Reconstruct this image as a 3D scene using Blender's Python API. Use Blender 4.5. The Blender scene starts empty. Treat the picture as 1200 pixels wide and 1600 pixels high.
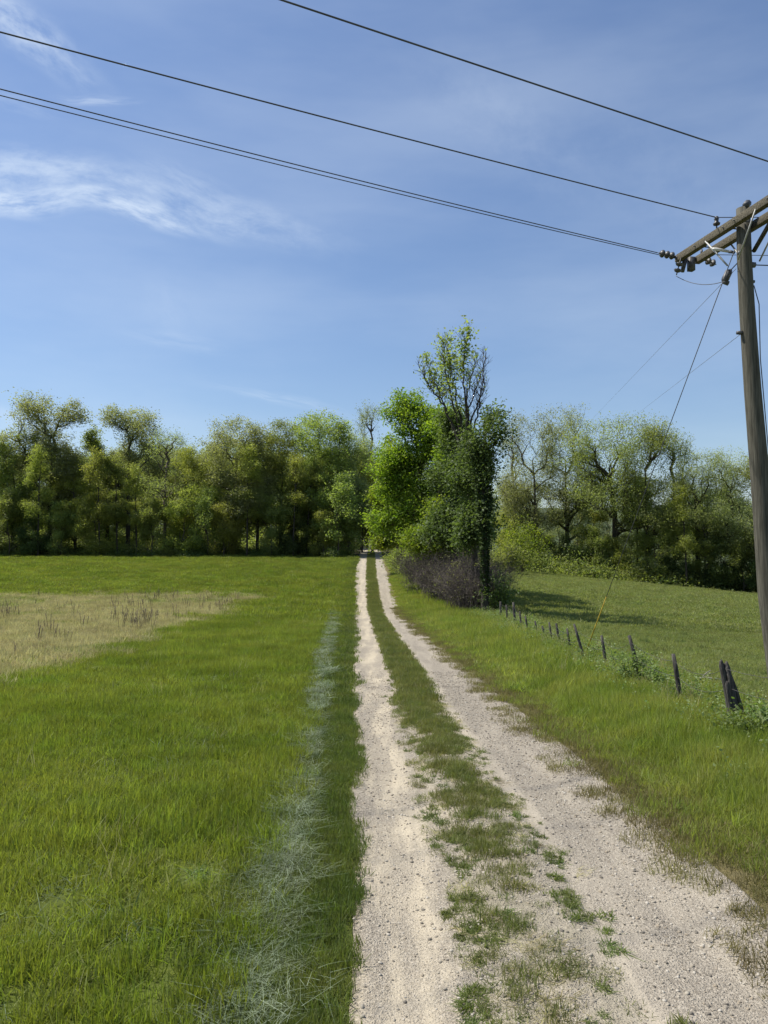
import bpy, math, random
import numpy as np
from mathutils import Vector, Matrix, Quaternion

# ------------------------------------------------------------------ camera, sky, sun, exposure
SC = bpy.context.scene
COL = SC.collection
F = 1200.0                     # focal length in photograph pixels (1200 x 1600)
CAM_H = 2.5
PITCH = math.atan(60 / F)
cam_d = bpy.data.cameras.new('camera')
cam = bpy.data.objects.new('camera', cam_d)
COL.objects.link(cam)
cam.location = (0, 0, CAM_H)
cam.rotation_euler = (math.pi / 2 + PITCH, 0, 0)
cam_d.sensor_fit = 'VERTICAL'
cam_d.angle = 2 * math.atan(800 / F)
cam_d.clip_start = 0.05
cam_d.clip_end = 6000
SC.camera = cam

SUN_EL, SUN_AZ = math.radians(57), math.radians(-77)      # azimuth measured from +Y towards +X
sun_dir = Vector((math.sin(SUN_AZ) * math.cos(SUN_EL), math.cos(SUN_AZ) * math.cos(SUN_EL), math.sin(SUN_EL)))
sl = bpy.data.lights.new('sun', 'SUN')
sl.energy = 4.4
sl.angle = math.radians(0.9)
sl.color = (1.0, 0.955, 0.88)
so = bpy.data.objects.new('sun', sl)
so.rotation_euler = sun_dir.to_track_quat('Z', 'Y').to_euler()
so.location = (-20, 30, 40)
COL.objects.link(so)

SC.view_settings.view_transform = 'Standard'
SC.view_settings.look = 'None'
SC.view_settings.gamma = 1
SC.view_settings.use_curve_mapping = False
SC.view_settings.exposure = 0.64
SC.cycles.max_bounces = 8
SC.cycles.transparent_max_bounces = 8


class N:
    """small node-tree helper"""
    def __init__(self, tree):
        self.t = tree
        tree.nodes.clear()

    def n(self, kind, **kw):
        x = self.t.nodes.new(kind)
        ins = kw.pop('ins', {})
        for k, v in kw.items():
            setattr(x, k, v)
        for k, v in ins.items():
            self.put(x.inputs[k], v)
        return x

    def put(self, sock, v):
        if isinstance(v, bpy.types.NodeSocket):
            self.t.links.new(v, sock)
        else:
            if sock.type == 'RGBA' and not isinstance(v, float) and len(v) == 3:
                v = (*v, 1)
            sock.default_value = v

    def m(self, op, a, b=0.0, c=0.0, clamp=False):
        x = self.n('ShaderNodeMath', operation=op, use_clamp=clamp)
        self.put(x.inputs[0], a); self.put(x.inputs[1], b); self.put(x.inputs[2], c)
        return x.outputs[0]

    def mix(self, f, a, b, blend='MIX'):
        x = self.n('ShaderNodeMix', data_type='RGBA', blend_type=blend)
        self.put(x.inputs[0], f); self.put(x.inputs[6], a); self.put(x.inputs[7], b)
        return x.outputs[2]

    def noise(self, vec, scale, detail=3.0, rough=0.55):
        x = self.n('ShaderNodeTexNoise', ins={'Scale': float(scale), 'Detail': float(detail), 'Roughness': float(rough)})
        if vec is not None:
            self.put(x.inputs['Vector'], vec)
        return x.outputs['Fac']

    def ramp(self, f, lo, hi, a=0.0, b=1.0):
        x = self.n('ShaderNodeMapRange', interpolation_type='SMOOTHSTEP', clamp=True)
        self.put(x.inputs[0], f); self.put(x.inputs[1], lo); self.put(x.inputs[2], hi)
        self.put(x.inputs[3], a); self.put(x.inputs[4], b)
        return x.outputs[0]


# sky with thin cirrus
W = bpy.data.worlds.new('World')
SC.world = W
W.use_nodes = True
k = N(W.node_tree)
sky = k.n('ShaderNodeTexSky', sky_type='NISHITA', sun_disc=False, sun_elevation=SUN_EL, sun_rotation=SUN_AZ % (2 * math.pi),
          altitude=200.0, air_density=1.25, dust_density=0.5, ozone_density=3.0)
geo = k.n('ShaderNodeTexCoord').outputs['Generated']
sep = k.n('ShaderNodeSeparateXYZ', ins={0: geo})
dy = k.m('MAXIMUM', sep.outputs[1], 0.02)
uu = k.m('DIVIDE', sep.outputs[0], dy)
ww = k.m('DIVIDE', sep.outputs[2], dy)
ahead = k.ramp(sep.outputs[1], 0.1, 0.4)
uw = k.n('ShaderNodeCombineXYZ', ins={0: uu, 1: ww}).outputs[0]
warp = k.n('ShaderNodeTexNoise', ins={'Vector': uw, 'Scale': 5.0, 'Detail': 3.0})
wv = k.n('ShaderNodeVectorMath', operation='MULTIPLY_ADD', ins={0: warp.outputs['Color'], 1: (0.05, 0.05, 0), 2: uw}).outputs[0]
total = None
# wisps: from, to (photograph pixels), half width, strength
for (x0, y0, x1, y1, hw, st) in [(-180, 225, 190, 262, 36, .55), (-200, 300, 150, 296, 24, .95), (90, 285, 310, 345, 20, .75), (60, 240, 500, 372, 34, .42),
                                 (210, 230, 420, 330, 22, .25), (-120, -70, 130, 92, 34, .6), (70, 124, 200, 130, 9, .42), (-60, 120, 70, 150, 16, .22), (330, 606, 540, 648, 9, .28),
                                 (190, 520, 340, 552, 13, .18), (210, 420, 300, 540, 40, .08), (-40, 640, 60, 664, 12, .25), (640, 60, 960, 300, 70, .10), (900, 120, 1250, 480, 90, .07)]:
    a = np.array([(x0 - 600 + 30) / F, (860 - y0 + 30) / F]); b = np.array([(x1 - 600 + 30) / F, (860 - y1 + 30) / F])
    c = (a + b) / 2; L = np.linalg.norm(b - a) / 2; ang = math.atan2(b[1] - a[1], b[0] - a[0])
    mp = k.n('ShaderNodeMapping', vector_type='TEXTURE', ins={'Vector': wv, 'Location': (c[0], c[1], 0), 'Rotation': (0, 0, ang), 'Scale': (L, hw / F, 1)})
    d = k.n('ShaderNodeVectorMath', operation='LENGTH', ins={0: mp.outputs[0]}).outputs['Value']
    g = k.ramp(d, 0.05, 1.5, 1.0, 0.0)
    mp2 = k.n('ShaderNodeMapping', ins={'Vector': mp.outputs[0], 'Scale': (1.6 * L * F / 160, 0.8, 1), 'Location': (x0 * .13, y0 * .07, 0)})
    st_n = k.ramp(k.noise(mp2.outputs[0], 1.6, 6, 0.62), 0.28, 0.72)
    v = k.m('MULTIPLY', k.m('MULTIPLY', g, st_n), st * 1.0)
    total = v if total is None else k.m('ADD', total, v)
total = k.m('MULTIPLY', total, ahead)
# the sky's own faint veil, everywhere
mpv = k.n('ShaderNodeMapping', ins={'Vector': geo, 'Scale': (1.2, 2.5, 5), 'Rotation': (0, 0, .5)})
veil = k.ramp(k.noise(mpv.outputs[0], 1.5, 5, 0.55), 0.3, 0.8, 0.03, 0.27)
total = k.m('ADD', total, veil, clamp=True)
tinted = k.mix(1.0, sky.outputs[0], (0.89, 0.93, 1.05), 'MULTIPLY')
colr = k.mix(k.m('MULTIPLY', total, 0.75), tinted, (7.0, 7.9, 8.9))
bg = k.n('ShaderNodeBackground', ins={'Color': colr, 'Strength': 0.078})
k.n('ShaderNodeOutputWorld', ins={'Surface': bg.outputs[0]})

# ------------------------------------------------------------------ helpers
rs = np.random.RandomState(7)


def tag(o, label=None, cat=None, group=None, kind=None):
    if label: o['label'] = label
    if cat: o['category'] = cat
    if group: o['group'] = group
    if kind: o['kind'] = kind
    return o


def link(o, parent=None):
    COL.objects.link(o)
    if parent: o.parent = parent
    return o


def empty(name, loc, rz=0.0):
    o = bpy.data.objects.new(name, None)
    o.location = loc; o.rotation_euler = (0, 0, rz)
    o.empty_display_size = 0.2
    return link(o)


def mesh_np(name, v, faces, mat, smooth=False):
    """v (n,3); faces: list of int arrays (m,k) of one or more k"""
    me = bpy.data.meshes.new(name)
    v = np.asarray(v, np.float32)
    me.vertices.add(len(v)); me.vertices.foreach_set('co', v.ravel())
    faces = [np.asarray(f, np.int32) for f in faces if len(f)]
    tot = sum(f.size for f in faces); nf = sum(len(f) for f in faces)
    me.loops.add(tot); me.polygons.add(nf)
    me.loops.foreach_set('vertex_index', np.concatenate([f.ravel() for f in faces]))
    starts, s = [], 0
    for f in faces:
        starts.append(np.arange(len(f)) * f.shape[1] + s); s += f.size
    me.polygons.foreach_set('loop_start', np.concatenate(starts).astype(np.int32))
    if smooth: me.polygons.foreach_set('use_smooth', np.ones(nf, bool))
    me.update(calc_edges=True)
    if mat: me.materials.append(mat)
    return me


def obj(name, me, parent=None, loc=None):
    o = bpy.data.objects.new(name, me)
    if loc is not None: o.location = loc
    return link(o, parent)


class MB:
    """collects tubes and boxes into one mesh"""
    def __init__(self): self.v = []; self.q = []; self.t = []; self.n = 0

    def add(self, v, q=(), t=()):
        v = np.asarray(v, float)
        self.v.append(v)
        if len(q): self.q.append(np.asarray(q) + self.n)
        if len(t): self.t.append(np.asarray(t) + self.n)
        self.n += len(v)

    def tube(self, pts, rad, n=8, cap=True, wob=0.0, rng=rs):
        pts = np.asarray(pts, float); m = len(pts)
        rad = np.broadcast_to(np.asarray(rad, float), (m,))
        tg = np.gradient(pts, axis=0); tg /= np.linalg.norm(tg, axis=1)[:, None] + 1e-9
        ref = np.array([0, 0, 1.0]) if abs(tg[0, 2]) < .9 else np.array([1.0, 0, 0])
        vs = []
        a = np.arange(n) / n * 2 * np.pi
        for i in range(m):
            s = np.cross(tg[i], ref); s /= np.linalg.norm(s) + 1e-9
            u = np.cross(s, tg[i]); ref = u if abs(np.dot(u, tg[i])) < .9 else ref
            r = rad[i] * (1 + wob * rng.uniform(-1, 1, n))
            vs.append(pts[i] + (np.cos(a) * r)[:, None] * s + (np.sin(a) * r)[:, None] * u)
        q = []
        for i in range(m - 1):
            for j in range(n):
                q.append((i * n + j, i * n + (j + 1) % n, (i + 1) * n + (j + 1) % n, (i + 1) * n + j))
        v = np.concatenate(vs); t = []
        if cap:
            v = np.concatenate([v, pts[:1], pts[-1:]]); c0, c1 = m * n, m * n + 1
            for j in range(n):
                t.append((c0, (j + 1) % n, j)); t.append((c1, (m - 1) * n + j, (m - 1) * n + (j + 1) % n))
        self.add(v, q, t)

    def box(self, c, half, R=None):
        s = np.array([(x, y, z) for x in (-1, 1) for y in (-1, 1) for z in (-1, 1)], float) * np.asarray(half)
        if R is not None: s = s @ np.asarray(R).T
        self.add(s + np.asarray(c), [(0, 1, 3, 2), (4, 6, 7, 5), (0, 4, 5, 1), (2, 3, 7, 6), (0, 2, 6, 4), (1, 5, 7, 3)])

    def mesh(self, name, mat, smooth=False):
        return mesh_np(name, np.concatenate(self.v), [np.concatenate(x) for x in (self.q, self.t) if x], mat, smooth)


def vnoise(x, y, scale, seed=0):
    """smooth value noise in 0..1"""
    x = np.asarray(x, float) / scale + seed * 17.3; y = np.asarray(y, float) / scale + seed * 9.1
    xi, yi = np.floor(x), np.floor(y); fx, fy = x - xi, y - yi
    fx = fx * fx * (3 - 2 * fx); fy = fy * fy * (3 - 2 * fy)
    h = lambda a, b: (np.sin(a * 127.1 + b * 311.7 + seed * 7.7) * 43758.5453) % 1.0
    return (h(xi, yi) * (1 - fx) + h(xi + 1, yi) * fx) * (1 - fy) + (h(xi, yi + 1) * (1 - fx) + h(xi + 1, yi + 1) * fx) * fy


def sstep(a, b, x):
    t = np.clip((np.asarray(x, float) - a) / (b - a), 0, 1)
    return t * t * (3 - 2 * t)


def smooth_curve(xs, ys, sig):
    d = np.arange(-50, 400, 0.25)
    v = np.interp(d, xs, ys)
    kx = np.arange(-4 * sig, 4 * sig + .25, .25); kk = np.exp(-kx ** 2 / 2 / sig ** 2); kk /= kk.sum()
    vs = np.convolve(np.pad(v, len(kx) // 2, mode='edge'), kk, 'same')[len(kx) // 2:len(kx) // 2 + len(d)]
    return lambda y: np.interp(y, d, vs)


prof = smooth_curve([-50, 8, 17, 25, 35, 45, 56, 74, 90, 130, 200, 400], [0, 0, -.13, -.36, -.52, -.42, .28, 1.25, 1.9, 3.6, 6, 10], 2.5)


def G(x, y):
    """height of the ground"""
    x = np.asarray(x, float); y = np.asarray(y, float)
    p = prof(y)
    q = -0.088 * (np.clip(x, -50, 70) - 20) * sstep(14, 80, y) - 0.75 * sstep(3, 22, y) * (1 - .6 * sstep(50, 90, y)) - .2
    q = q + sstep(95, 190, y) * np.clip(-(x - 15) * .02 - 1.5, -6, 2)
    s = sstep(4.8, 13, x)
    h = p * (1 - s) + q * s
    h = h + (vnoise(x, y, 9, 3) - .5) * .12 * sstep(8, 25, y) * sstep(0, 3, np.abs(x - 0.5))
    h = h + 0.07 * sstep(2.9, 4.2, x) * (1 - sstep(4.6, 6.5, x))
    return h


_ys = [-50, 0, 4.05, 5.55, 6.8, 8.8, 12.6, 16.5, 24, 38, 60, 74, 100, 140]
LL = smooth_curve(_ys, [-.15, -.10, -.15, -.20, -.23, -.28, -.45, -.60, -.88, -1.45, -2.25, -2.55, -3.0, -3.0], 1.0)
LR = smooth_curve(_ys, [.5, .50, .50, .52, .48, .42, .26, .08, -.2, -.80, -1.42, -1.65, -2.1, -2.1], 1.0)
RL = smooth_curve(_ys, [1.4, 1.40, 1.42, 1.42, 1.38, 1.21, .98, .86, .54, -.08, -.60, -.85, -1.2, -1.1], 1.0)
RR = smooth_curve(_ys, [2.7, 2.62, 2.58, 2.52, 2.42, 2.24, 2.02, 1.80, 1.48, .68, .16, -.12, -.4, -.3], 1.0)
PATCH = lambda x, y: sstep(-.9, .9, (-7.3 - .008 * (y - 15) + 1.8 * (vnoise(x, y, 4, 5) - .5) + 1.4 * (vnoise(x, y, 1.1, 6) - .5) - x)) * sstep(13.5, 16, y) * (1 - sstep(47, 50.5, y + 2.5 * vnoise(x, y, 4, 8)))


def ray(px, py, y):
    """world point seen at photograph pixel (px, py) at distance y along +Y"""
    u, v = (px - 600) / F, (800 - py) / F
    d = np.array([u, math.cos(PITCH) - v * math.sin(PITCH), math.sin(PITCH) + v * math.cos(PITCH)])
    return d / d[1] * y + np.array([0, 0, CAM_H])


def base(px, y):
    x = (px - 600) / F * y
    return np.array([x, y, float(G(x, y))])


# ------------------------------------------------------------------ materials
def new_mat(name):
    m = bpy.data.materials.new(name); m.use_nodes = True
    return m, N(m.node_tree)


def leaf_mat(name, c1, c2, trans=0.35, scale=0.5, rough=0.55, spec=0.35, randv=0.35, tcol=(1.5, 1.6, .7), world=False):
    m, k = new_mat(name)
    pos = k.n('ShaderNodeNewGeometry').outputs['Position']
    f = k.ramp(k.noise(pos, scale, 3), .3, .7)
    col = k.mix(f, c1, c2)
    oi = k.n('ShaderNodeObjectInfo').outputs['Random']
    b = k.m('MULTIPLY_ADD', oi, randv, 1 - randv / 2)
    hs = k.n('ShaderNodeHueSaturation', ins={'Hue': k.m('MULTIPLY_ADD', oi, 0.03, .485), 'Value': b, 'Color': col}).outputs[0]
    p = k.n('ShaderNodeBsdfPrincipled', ins={'Base Color': hs, 'Roughness': rough, 'Specular IOR Level': spec})
    t = k.n('ShaderNodeBsdfTranslucent', ins={'Color': k.mix(1.0, hs, tcol, 'MULTIPLY')})
    s = k.n('ShaderNodeMixShader', ins={0: trans, 1: p.outputs[0], 2: t.outputs[0]})
    k.n('ShaderNodeOutputMaterial', ins={'Surface': s.outputs[0]})
    return m


def plain_mat(name, c1, c2, scale=6.0, rough=.8, stretch=(1, 1, 1), bump=0.0, spec=.3, metallic=0.0):
    m, k = new_mat(name)
    tc = k.n('ShaderNodeTexCoord').outputs['Object']
    mp = k.n('ShaderNodeMapping', ins={'Vector': tc, 'Scale': stretch}).outputs[0]
    n1 = k.noise(mp, scale, 6, .65)
    col = k.mix(k.ramp(n1, .3, .7), c1, c2)
    p = k.n('ShaderNodeBsdfPrincipled', ins={'Base Color': col, 'Roughness': rough, 'Specular IOR Level': spec, 'Metallic': metallic})
    if bump:
        bm = k.n('ShaderNodeBump', ins={'Height': n1, 'Strength': bump, 'Distance': .02})
        k.put(p.inputs['Normal'], bm.outputs[0])
    k.n('ShaderNodeOutputMaterial', ins={'Surface': p.outputs[0]})
    return m


M = {}
M['bark'] = plain_mat('bark', (.055, .045, .035), (.13, .11, .085), 4, .95, (3, 3, .5), .6)
M['bark_dark'] = plain_mat('bark_dark', (.030, .026, .020), (.07, .06, .045), 4, .95, (3, 3, .5), .6)
M['twig'] = plain_mat('twig', (.075, .062, .055), (.14, .118, .10), 3, .9)
M['leaf_mid'] = leaf_mat('leaf_mid', (.140, .180, .050), (.285, .315, .110), .5, 1.1, spec=.2)
M['leaf_pale'] = leaf_mat('leaf_pale', (.195, .220, .105), (.320, .335, .185), .5, 1.1, spec=.3)
M['leaf_olive'] = leaf_mat('leaf_olive', (.155, .180, .065), (.275, .295, .120), .5, 1.1, spec=.25)
M['leaf_bright'] = leaf_mat('leaf_bright', (.115, .175, .026), (.230, .270, .048), .5, 1.2, spec=.2, tcol=(1.5, 1.6, .5))
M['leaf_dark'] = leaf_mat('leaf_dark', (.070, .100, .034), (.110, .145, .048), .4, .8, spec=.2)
M['ivy'] = leaf_mat('ivy', (.020, .036, .013), (.042, .068, .020), .15, 1.2, .7, .1)
M['leaf_yellow'] = leaf_mat('leaf_yellow', (.195, .225, .052), (.340, .350, .110), .5, 1.1, spec=.2)
M['weed'] = leaf_mat('weed', (.120, .175, .045), (.20, .25, .09), .4, 2.0)
M['grass'] = leaf_mat('grass', (.150, .190, .032), (.235, .258, .055), .5, .45, .55, .25, .4, tcol=(1.3, 1.4, .6))
M['grass_lane'] = leaf_mat('grass_lane', (.090, .122, .030), (.145, .168, .045), .4, 1.5, .6, .3, .4)
M['grass_centre'] = leaf_mat('grass_centre', (.125, .145, .045), (.19, .19, .07), .4, 1.5, .6, .3, .4)
M['grass_verge'] = leaf_mat('grass_verge', (.175, .220, .042), (.265, .280, .075), .5, .9, .55, .3, .35)
M['grass_brown'] = leaf_mat('grass_brown', (.16, .135, .065), (.20, .18, .08), .35, 1.2, .7, .2, .4)
M['grass_pasture'] = leaf_mat('grass_pasture', (.170, .195, .068), (.225, .240, .092), .45, .35, .6, .3, .35)
M['straw'] = leaf_mat('straw', (.37, .335, .15), (.50, .45, .23), .4, .8, .7, .3, .4, tcol=(1.1, 1.1, .9))
M['pale_strand'] = leaf_mat('pale_strand', (.145, .185, .10), (.26, .30, .19), .25, 3, .6, .3, .5, tcol=(1.1, 1.15, .9))
M['stalk'] = plain_mat('stalk', (.07, .055, .04), (.14, .11, .075), 5, .9)
M['post'] = plain_mat('post', (.028, .025, .022), (.105, .096, .085), 9, .95, (4, 4, .6), .8)
M['steel_post'] = plain_mat('steel_post', (.03, .028, .026), (.07, .055, .045), 12, .7)
M['wire'] = plain_mat('wire', (.05, .045, .04), (.09, .085, .08), 12, .6, spec=.4)
M['cable'] = plain_mat('cable', (.065, .068, .075), (.10, .105, .115), 1, .6, spec=.3)
M['thin_cable'] = plain_mat('thin_cable', (.18, .2, .24), (.22, .24, .28), 1, .5)
M['pole_wood'] = plain_mat('pole_wood', (.045, .042, .030), (.12, .112, .085), 5, .9, (6, 6, .35), .7)
M['arm_wood'] = plain_mat('arm_wood', (.06, .052, .034), (.14, .122, .085), 6, .9, (6, 6, 6), .6)
M['porcelain'] = plain_mat('porcelain', (.05, .047, .042), (.09, .088, .08), 8, .45, spec=.4)
M['pale_insulator'] = plain_mat('pale_insulator', (.6, .58, .52), (.7, .68, .62), 8, .35, spec=.6)
M['hardware'] = plain_mat('hardware', (.06, .06, .062), (.13, .13, .13), 10, .55, metallic=.4)
M['galvanised'] = plain_mat('galvanised', (.30, .30, .28), (.42, .42, .40), 10, .55, metallic=.3)
M['yellow_plastic'] = plain_mat('yellow_plastic', (.42, .28, .03), (.52, .37, .05), 6, .5)
M['pebble'] = plain_mat('pebble', (.26, .235, .205), (.58, .54, .48), 9, .9)
M['dead_wood'] = plain_mat('dead_wood', (.18, .16, .13), (.42, .39, .33), 7, .9)


# ground material, by what grows or lies there (zone attribute painted from the layout)
def ground_mat():
    m, k = new_mat('ground_soil')
    pos = k.n('ShaderNodeNewGeometry').outputs['Position']
    att = k.n('ShaderNodeAttribute', attribute_name='zone').outputs['Color']
    n1 = k.noise(pos, 1.3, 5, .6); n2 = k.noise(pos, 9, 5, .7)
    c = k.mix(k.ramp(n1, .3, .7, 0, .5), att, k.mix(1.0, att, (.62, .68, .6), 'MULTIPLY'))
    c = k.mix(k.ramp(n2, .35, .75, 0, .6), c, k.mix(1.0, c, (1.45, 1.35, 1.2), 'MULTIPLY'))
    bm = k.n('ShaderNodeBump', ins={'Height': n2, 'Strength': .8, 'Distance': .06})
    p = k.n('ShaderNodeBsdfPrincipled', ins={'Base Color': c, 'Roughness': .95, 'Specular IOR Level': .1, 'Normal': bm.outputs[0]})
    k.n('ShaderNodeOutputMaterial', ins={'Surface': p.outputs[0]})
    return m


def gravel_mat():
    m, k = new_mat('gravel')
    pos = k.n('ShaderNodeNewGeometry').outputs['Position']
    att = k.n('ShaderNodeAttribute', attribute_name='lane')
    sp = k.n('ShaderNodeSeparateColor', ins={0: att.outputs['Color']})
    right, fines = sp.outputs[0], sp.outputs[1]
    wp = k.n('ShaderNodeTexNoise', ins={'Vector': pos, 'Scale': 18.0, 'Detail': 2.0})
    wpos = k.n('ShaderNodeVectorMath', operation='MULTIPLY_ADD', ins={0: wp.outputs['Color'], 1: (.02, .02, .02), 2: pos}).outputs[0]
    vo = k.n('ShaderNodeTexVoronoi', ins={'Vector': wpos, 'Scale': 58.0})
    vo2 = k.n('ShaderNodeTexVoronoi', ins={'Vector': wpos, 'Scale': 130.0})
    st = k.n('ShaderNodeSeparateColor', ins={0: vo.outputs['Color']}).outputs[0]
    st2 = k.n('ShaderNodeSeparateColor', ins={0: vo2.outputs['Color']}).outputs[1]
    stone = k.mix(st, (.15, .125, .095), (.44, .39, .31))
    stone2 = k.mix(st2, (.17, .145, .11), (.45, .40, .32))
    stone = k.mix(.5, stone, stone2)
    dust = k.mix(k.noise(pos, 2.2, 4), (.42, .357, .25), (.50, .432, .315))
    greyd = k.mix(k.noise(pos, 3, 4), (.34, .295, .225), (.41, .36, .28))
    dust = k.mix(right, dust, greyd)
    big = k.noise(pos, 1.1, 5, .6)
    strk = k.n('ShaderNodeMapping', ins={'Vector': pos, 'Scale': (5.0, .6, 1)}).outputs[0]
    cover = k.m('ADD', k.m('MULTIPLY', fines, .5), k.ramp(big, .3, .7, .0, .35), clamp=True)
    cover = k.m('ADD', cover, k.ramp(k.noise(strk, 1.0, 4), .42, .62, -.12, .28), clamp=True)
    cover = k.m('SUBTRACT', cover, k.ramp(st2, .55, 1.0, 0, .35), clamp=True)
    c = k.mix(cover, stone, dust)
    # damp, dark crevices between stones are real relief
    h = k.m('ADD', k.m('MULTIPLY', k.ramp(vo.outputs['Distance'], 0, .6, 1, 0), k.m('MULTIPLY', st, .9)), k.m('MULTIPLY', k.ramp(vo2.outputs['Distance'], 0, .6, 1, 0), .35))
    h = k.m('MULTIPLY', h, k.m('SUBTRACT', 1.15, cover))
    h = k.m('ADD', h, k.m('MULTIPLY', k.noise(pos, 14, 4), .6))
    # bare earth with roots between the tracks
    soil = k.mix(k.noise(pos, 8, 4), (.17, .15, .10), (.38, .34, .25))
    c = k.mix(k.m('MULTIPLY', sp.outputs[2], k.ramp(k.noise(pos, 3.5, 4), .35, .65, .2, .9)), c, soil)
    bm = k.n('ShaderNodeBump', ins={'Height': h, 'Strength': 1.0, 'Distance': .016})
    p = k.n('ShaderNodeBsdfPrincipled', ins={'Base Color': c, 'Roughness': .95, 'Specular IOR Level': .15, 'Normal': bm.outputs[0]})
    k.n('ShaderNodeOutputMaterial', ins={'Surface': p.outputs[0]})
    return m


M['ground'] = ground_mat()
M['gravel'] = gravel_mat()

# ------------------------------------------------------------------ ground and lane
def color_attr(me, name, cols):
    a = me.color_attributes.new(name, 'FLOAT_COLOR', 'POINT')
    c = np.ones((len(cols), 4), np.float32); c[:, :3] = cols
    a.data.foreach_set('color', c.ravel())


def grid_faces(nx, ny):
    i = np.arange((ny - 1) * (nx - 1)); r, c = i // (nx - 1), i % (nx - 1)
    a = r * nx + c
    return np.stack([a, a + 1, a + nx + 1, a + nx], 1)


tx = np.linspace(-1, 1, 301); gx = 1.0 + 3.2 * np.sinh(tx * 6.3) / 1.0 * (900 / (3.2 * np.sinh(6.3)))
gx = 1.0 + np.sign(tx) * (np.abs(tx) * 26 + 900 * np.abs(tx) ** 7)
ty = np.linspace(0, 1, 420); gy = -12 + ty * 115 + 1400 * ty ** 9
X, Y = np.meshgrid(gx, gy)
Z = G(X, Y)
inl = sstep(-.12, .15, X - LL(Y)) * (1 - sstep(-.15, .12, X - RR(Y))) * (1 - sstep(125, 130, Y))
Z = Z - inl * .12
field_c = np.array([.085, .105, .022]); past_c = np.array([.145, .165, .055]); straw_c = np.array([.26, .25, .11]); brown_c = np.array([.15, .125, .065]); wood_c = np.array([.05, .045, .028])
x, y = X.ravel(), Y.ravel()
c = np.tile(field_c, (len(x), 1))
def mixc(c, f, d): return c * (1 - f[:, None]) + d * f[:, None]
c = mixc(c, sstep(5, 6.5, x), past_c)
c = mixc(c, PATCH(x, y) * (.35 + .65 * sstep(.3, .55, vnoise(x, y, 5, 11))), straw_c)
e = x - RR(y)
c = mixc(c, (e > -.3) * (1 - sstep(.2, .9, e)), brown_c)
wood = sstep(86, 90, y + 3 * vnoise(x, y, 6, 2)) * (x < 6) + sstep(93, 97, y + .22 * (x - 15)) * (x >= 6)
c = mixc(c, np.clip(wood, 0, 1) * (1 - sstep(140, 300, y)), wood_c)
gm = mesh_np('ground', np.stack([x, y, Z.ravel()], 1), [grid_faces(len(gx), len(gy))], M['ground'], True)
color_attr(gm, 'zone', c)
tag(obj('ground', gm), kind='structure')

# gravel lane: two wheel tracks worn either side of a raised middle
nu = 61
ly = np.concatenate([np.arange(-6, 14, .07), np.arange(14, 40, .2), np.arange(40, 128, .5)])
U, V = np.meshgrid(np.linspace(0, 1, nu), ly)
wobL = .07 * (vnoise(V, V * 0, .5, 1) - .5) + .16 * (vnoise(V, V * 0, 1.7, 2) - .5)
wobR = .10 * (vnoise(V, V * 0, .6, 3) - .5) + .30 * (vnoise(V, V * 0, 2.1, 4) - .5)
Xl = (LL(V) - .10 + wobL) * (1 - U) + (RR(V) + .15 + wobR) * U
mid = sstep(-.05, .25, Xl - LR(V)) * (1 - sstep(-.25, .05, Xl - RL(V)))
rutL = np.exp(-((Xl - (LL(V) + LR(V)) / 2) / .24) ** 2); rutR = np.exp(-((Xl - (RL(V) + RR(V)) / 2) / .30) ** 2)
edge = np.minimum(U, 1 - U)
Zl = G(Xl, V) + .012 - .035 * (rutL + rutR) + .035 * mid + .02 * (vnoise(Xl, V, .35, 6) - .5) - .07 * (1 - sstep(0, .03, edge))
lm = mesh_np('gravel_lane', np.stack([Xl.ravel(), V.ravel(), Zl.ravel()], 1), [grid_faces(nu, len(ly))], M['gravel'], True)
right = sstep(0, .6, (Xl - (LR(V) + RL(V)) / 2)).ravel()
ridge = np.exp(-((Xl - RL(V) - .05) / .16) ** 2) + .7 * rutL * .9
color_attr(lm, 'lane', np.stack([right, np.clip(ridge, 0, 1).ravel(), mid.ravel()], 1))
tag(obj('gravel_lane', lm), 'pale gravel farm lane of two wheel tracks running to the wood', kind='structure')


def lane_z(x, y):
    m_ = sstep(-.05, .25, x - LR(y)) * (1 - sstep(-.25, .05, x - RL(y)))
    rl = np.exp(-((x - (LL(y) + LR(y)) / 2) / .24) ** 2) + np.exp(-((x - (RL(y) + RR(y)) / 2) / .30) ** 2)
    return G(x, y) + .012 - .035 * rl + .035 * m_ + .02 * (vnoise(x, y, .35, 6) - .5)


# ------------------------------------------------------------------ scattering (only for what nobody could count)
def scatter_tree(coll):
    t = bpy.data.node_groups.new('scatter', 'GeometryNodeTree')
    t.interface.new_socket('Geometry', in_out='INPUT', socket_type='NodeSocketGeometry')
    t.interface.new_socket('Geometry', in_out='OUTPUT', socket_type='NodeSocketGeometry')
    n = t.nodes; L = t.links.new
    gi, go = n.new('NodeGroupInput'), n.new('NodeGroupOutput')
    ip = n.new('GeometryNodeInstanceOnPoints'); ci = n.new('GeometryNodeCollectionInfo')
    ci.inputs['Collection'].default_value = coll
    ci.inputs['Separate Children'].default_value = True; ci.inputs['Reset Children'].default_value = True
    ip.inputs['Pick Instance'].default_value = True
    def attr(nm, dt):
        a = n.new('GeometryNodeInputNamedAttribute'); a.data_type = dt; a.inputs['Name'].default_value = nm
        return a.outputs['Attribute']
    L(gi.outputs[0], ip.inputs['Points']); L(ci.outputs[0], ip.inputs['Instance'])
    L(attr('idx', 'INT'), ip.inputs['Instance Index'])
    L(attr('rot', 'FLOAT_VECTOR'), ip.inputs['Rotation']); L(attr('scl', 'FLOAT_VECTOR'), ip.inputs['Scale'])
    L(ip.outputs[0], go.inputs[0])
    return t


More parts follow.
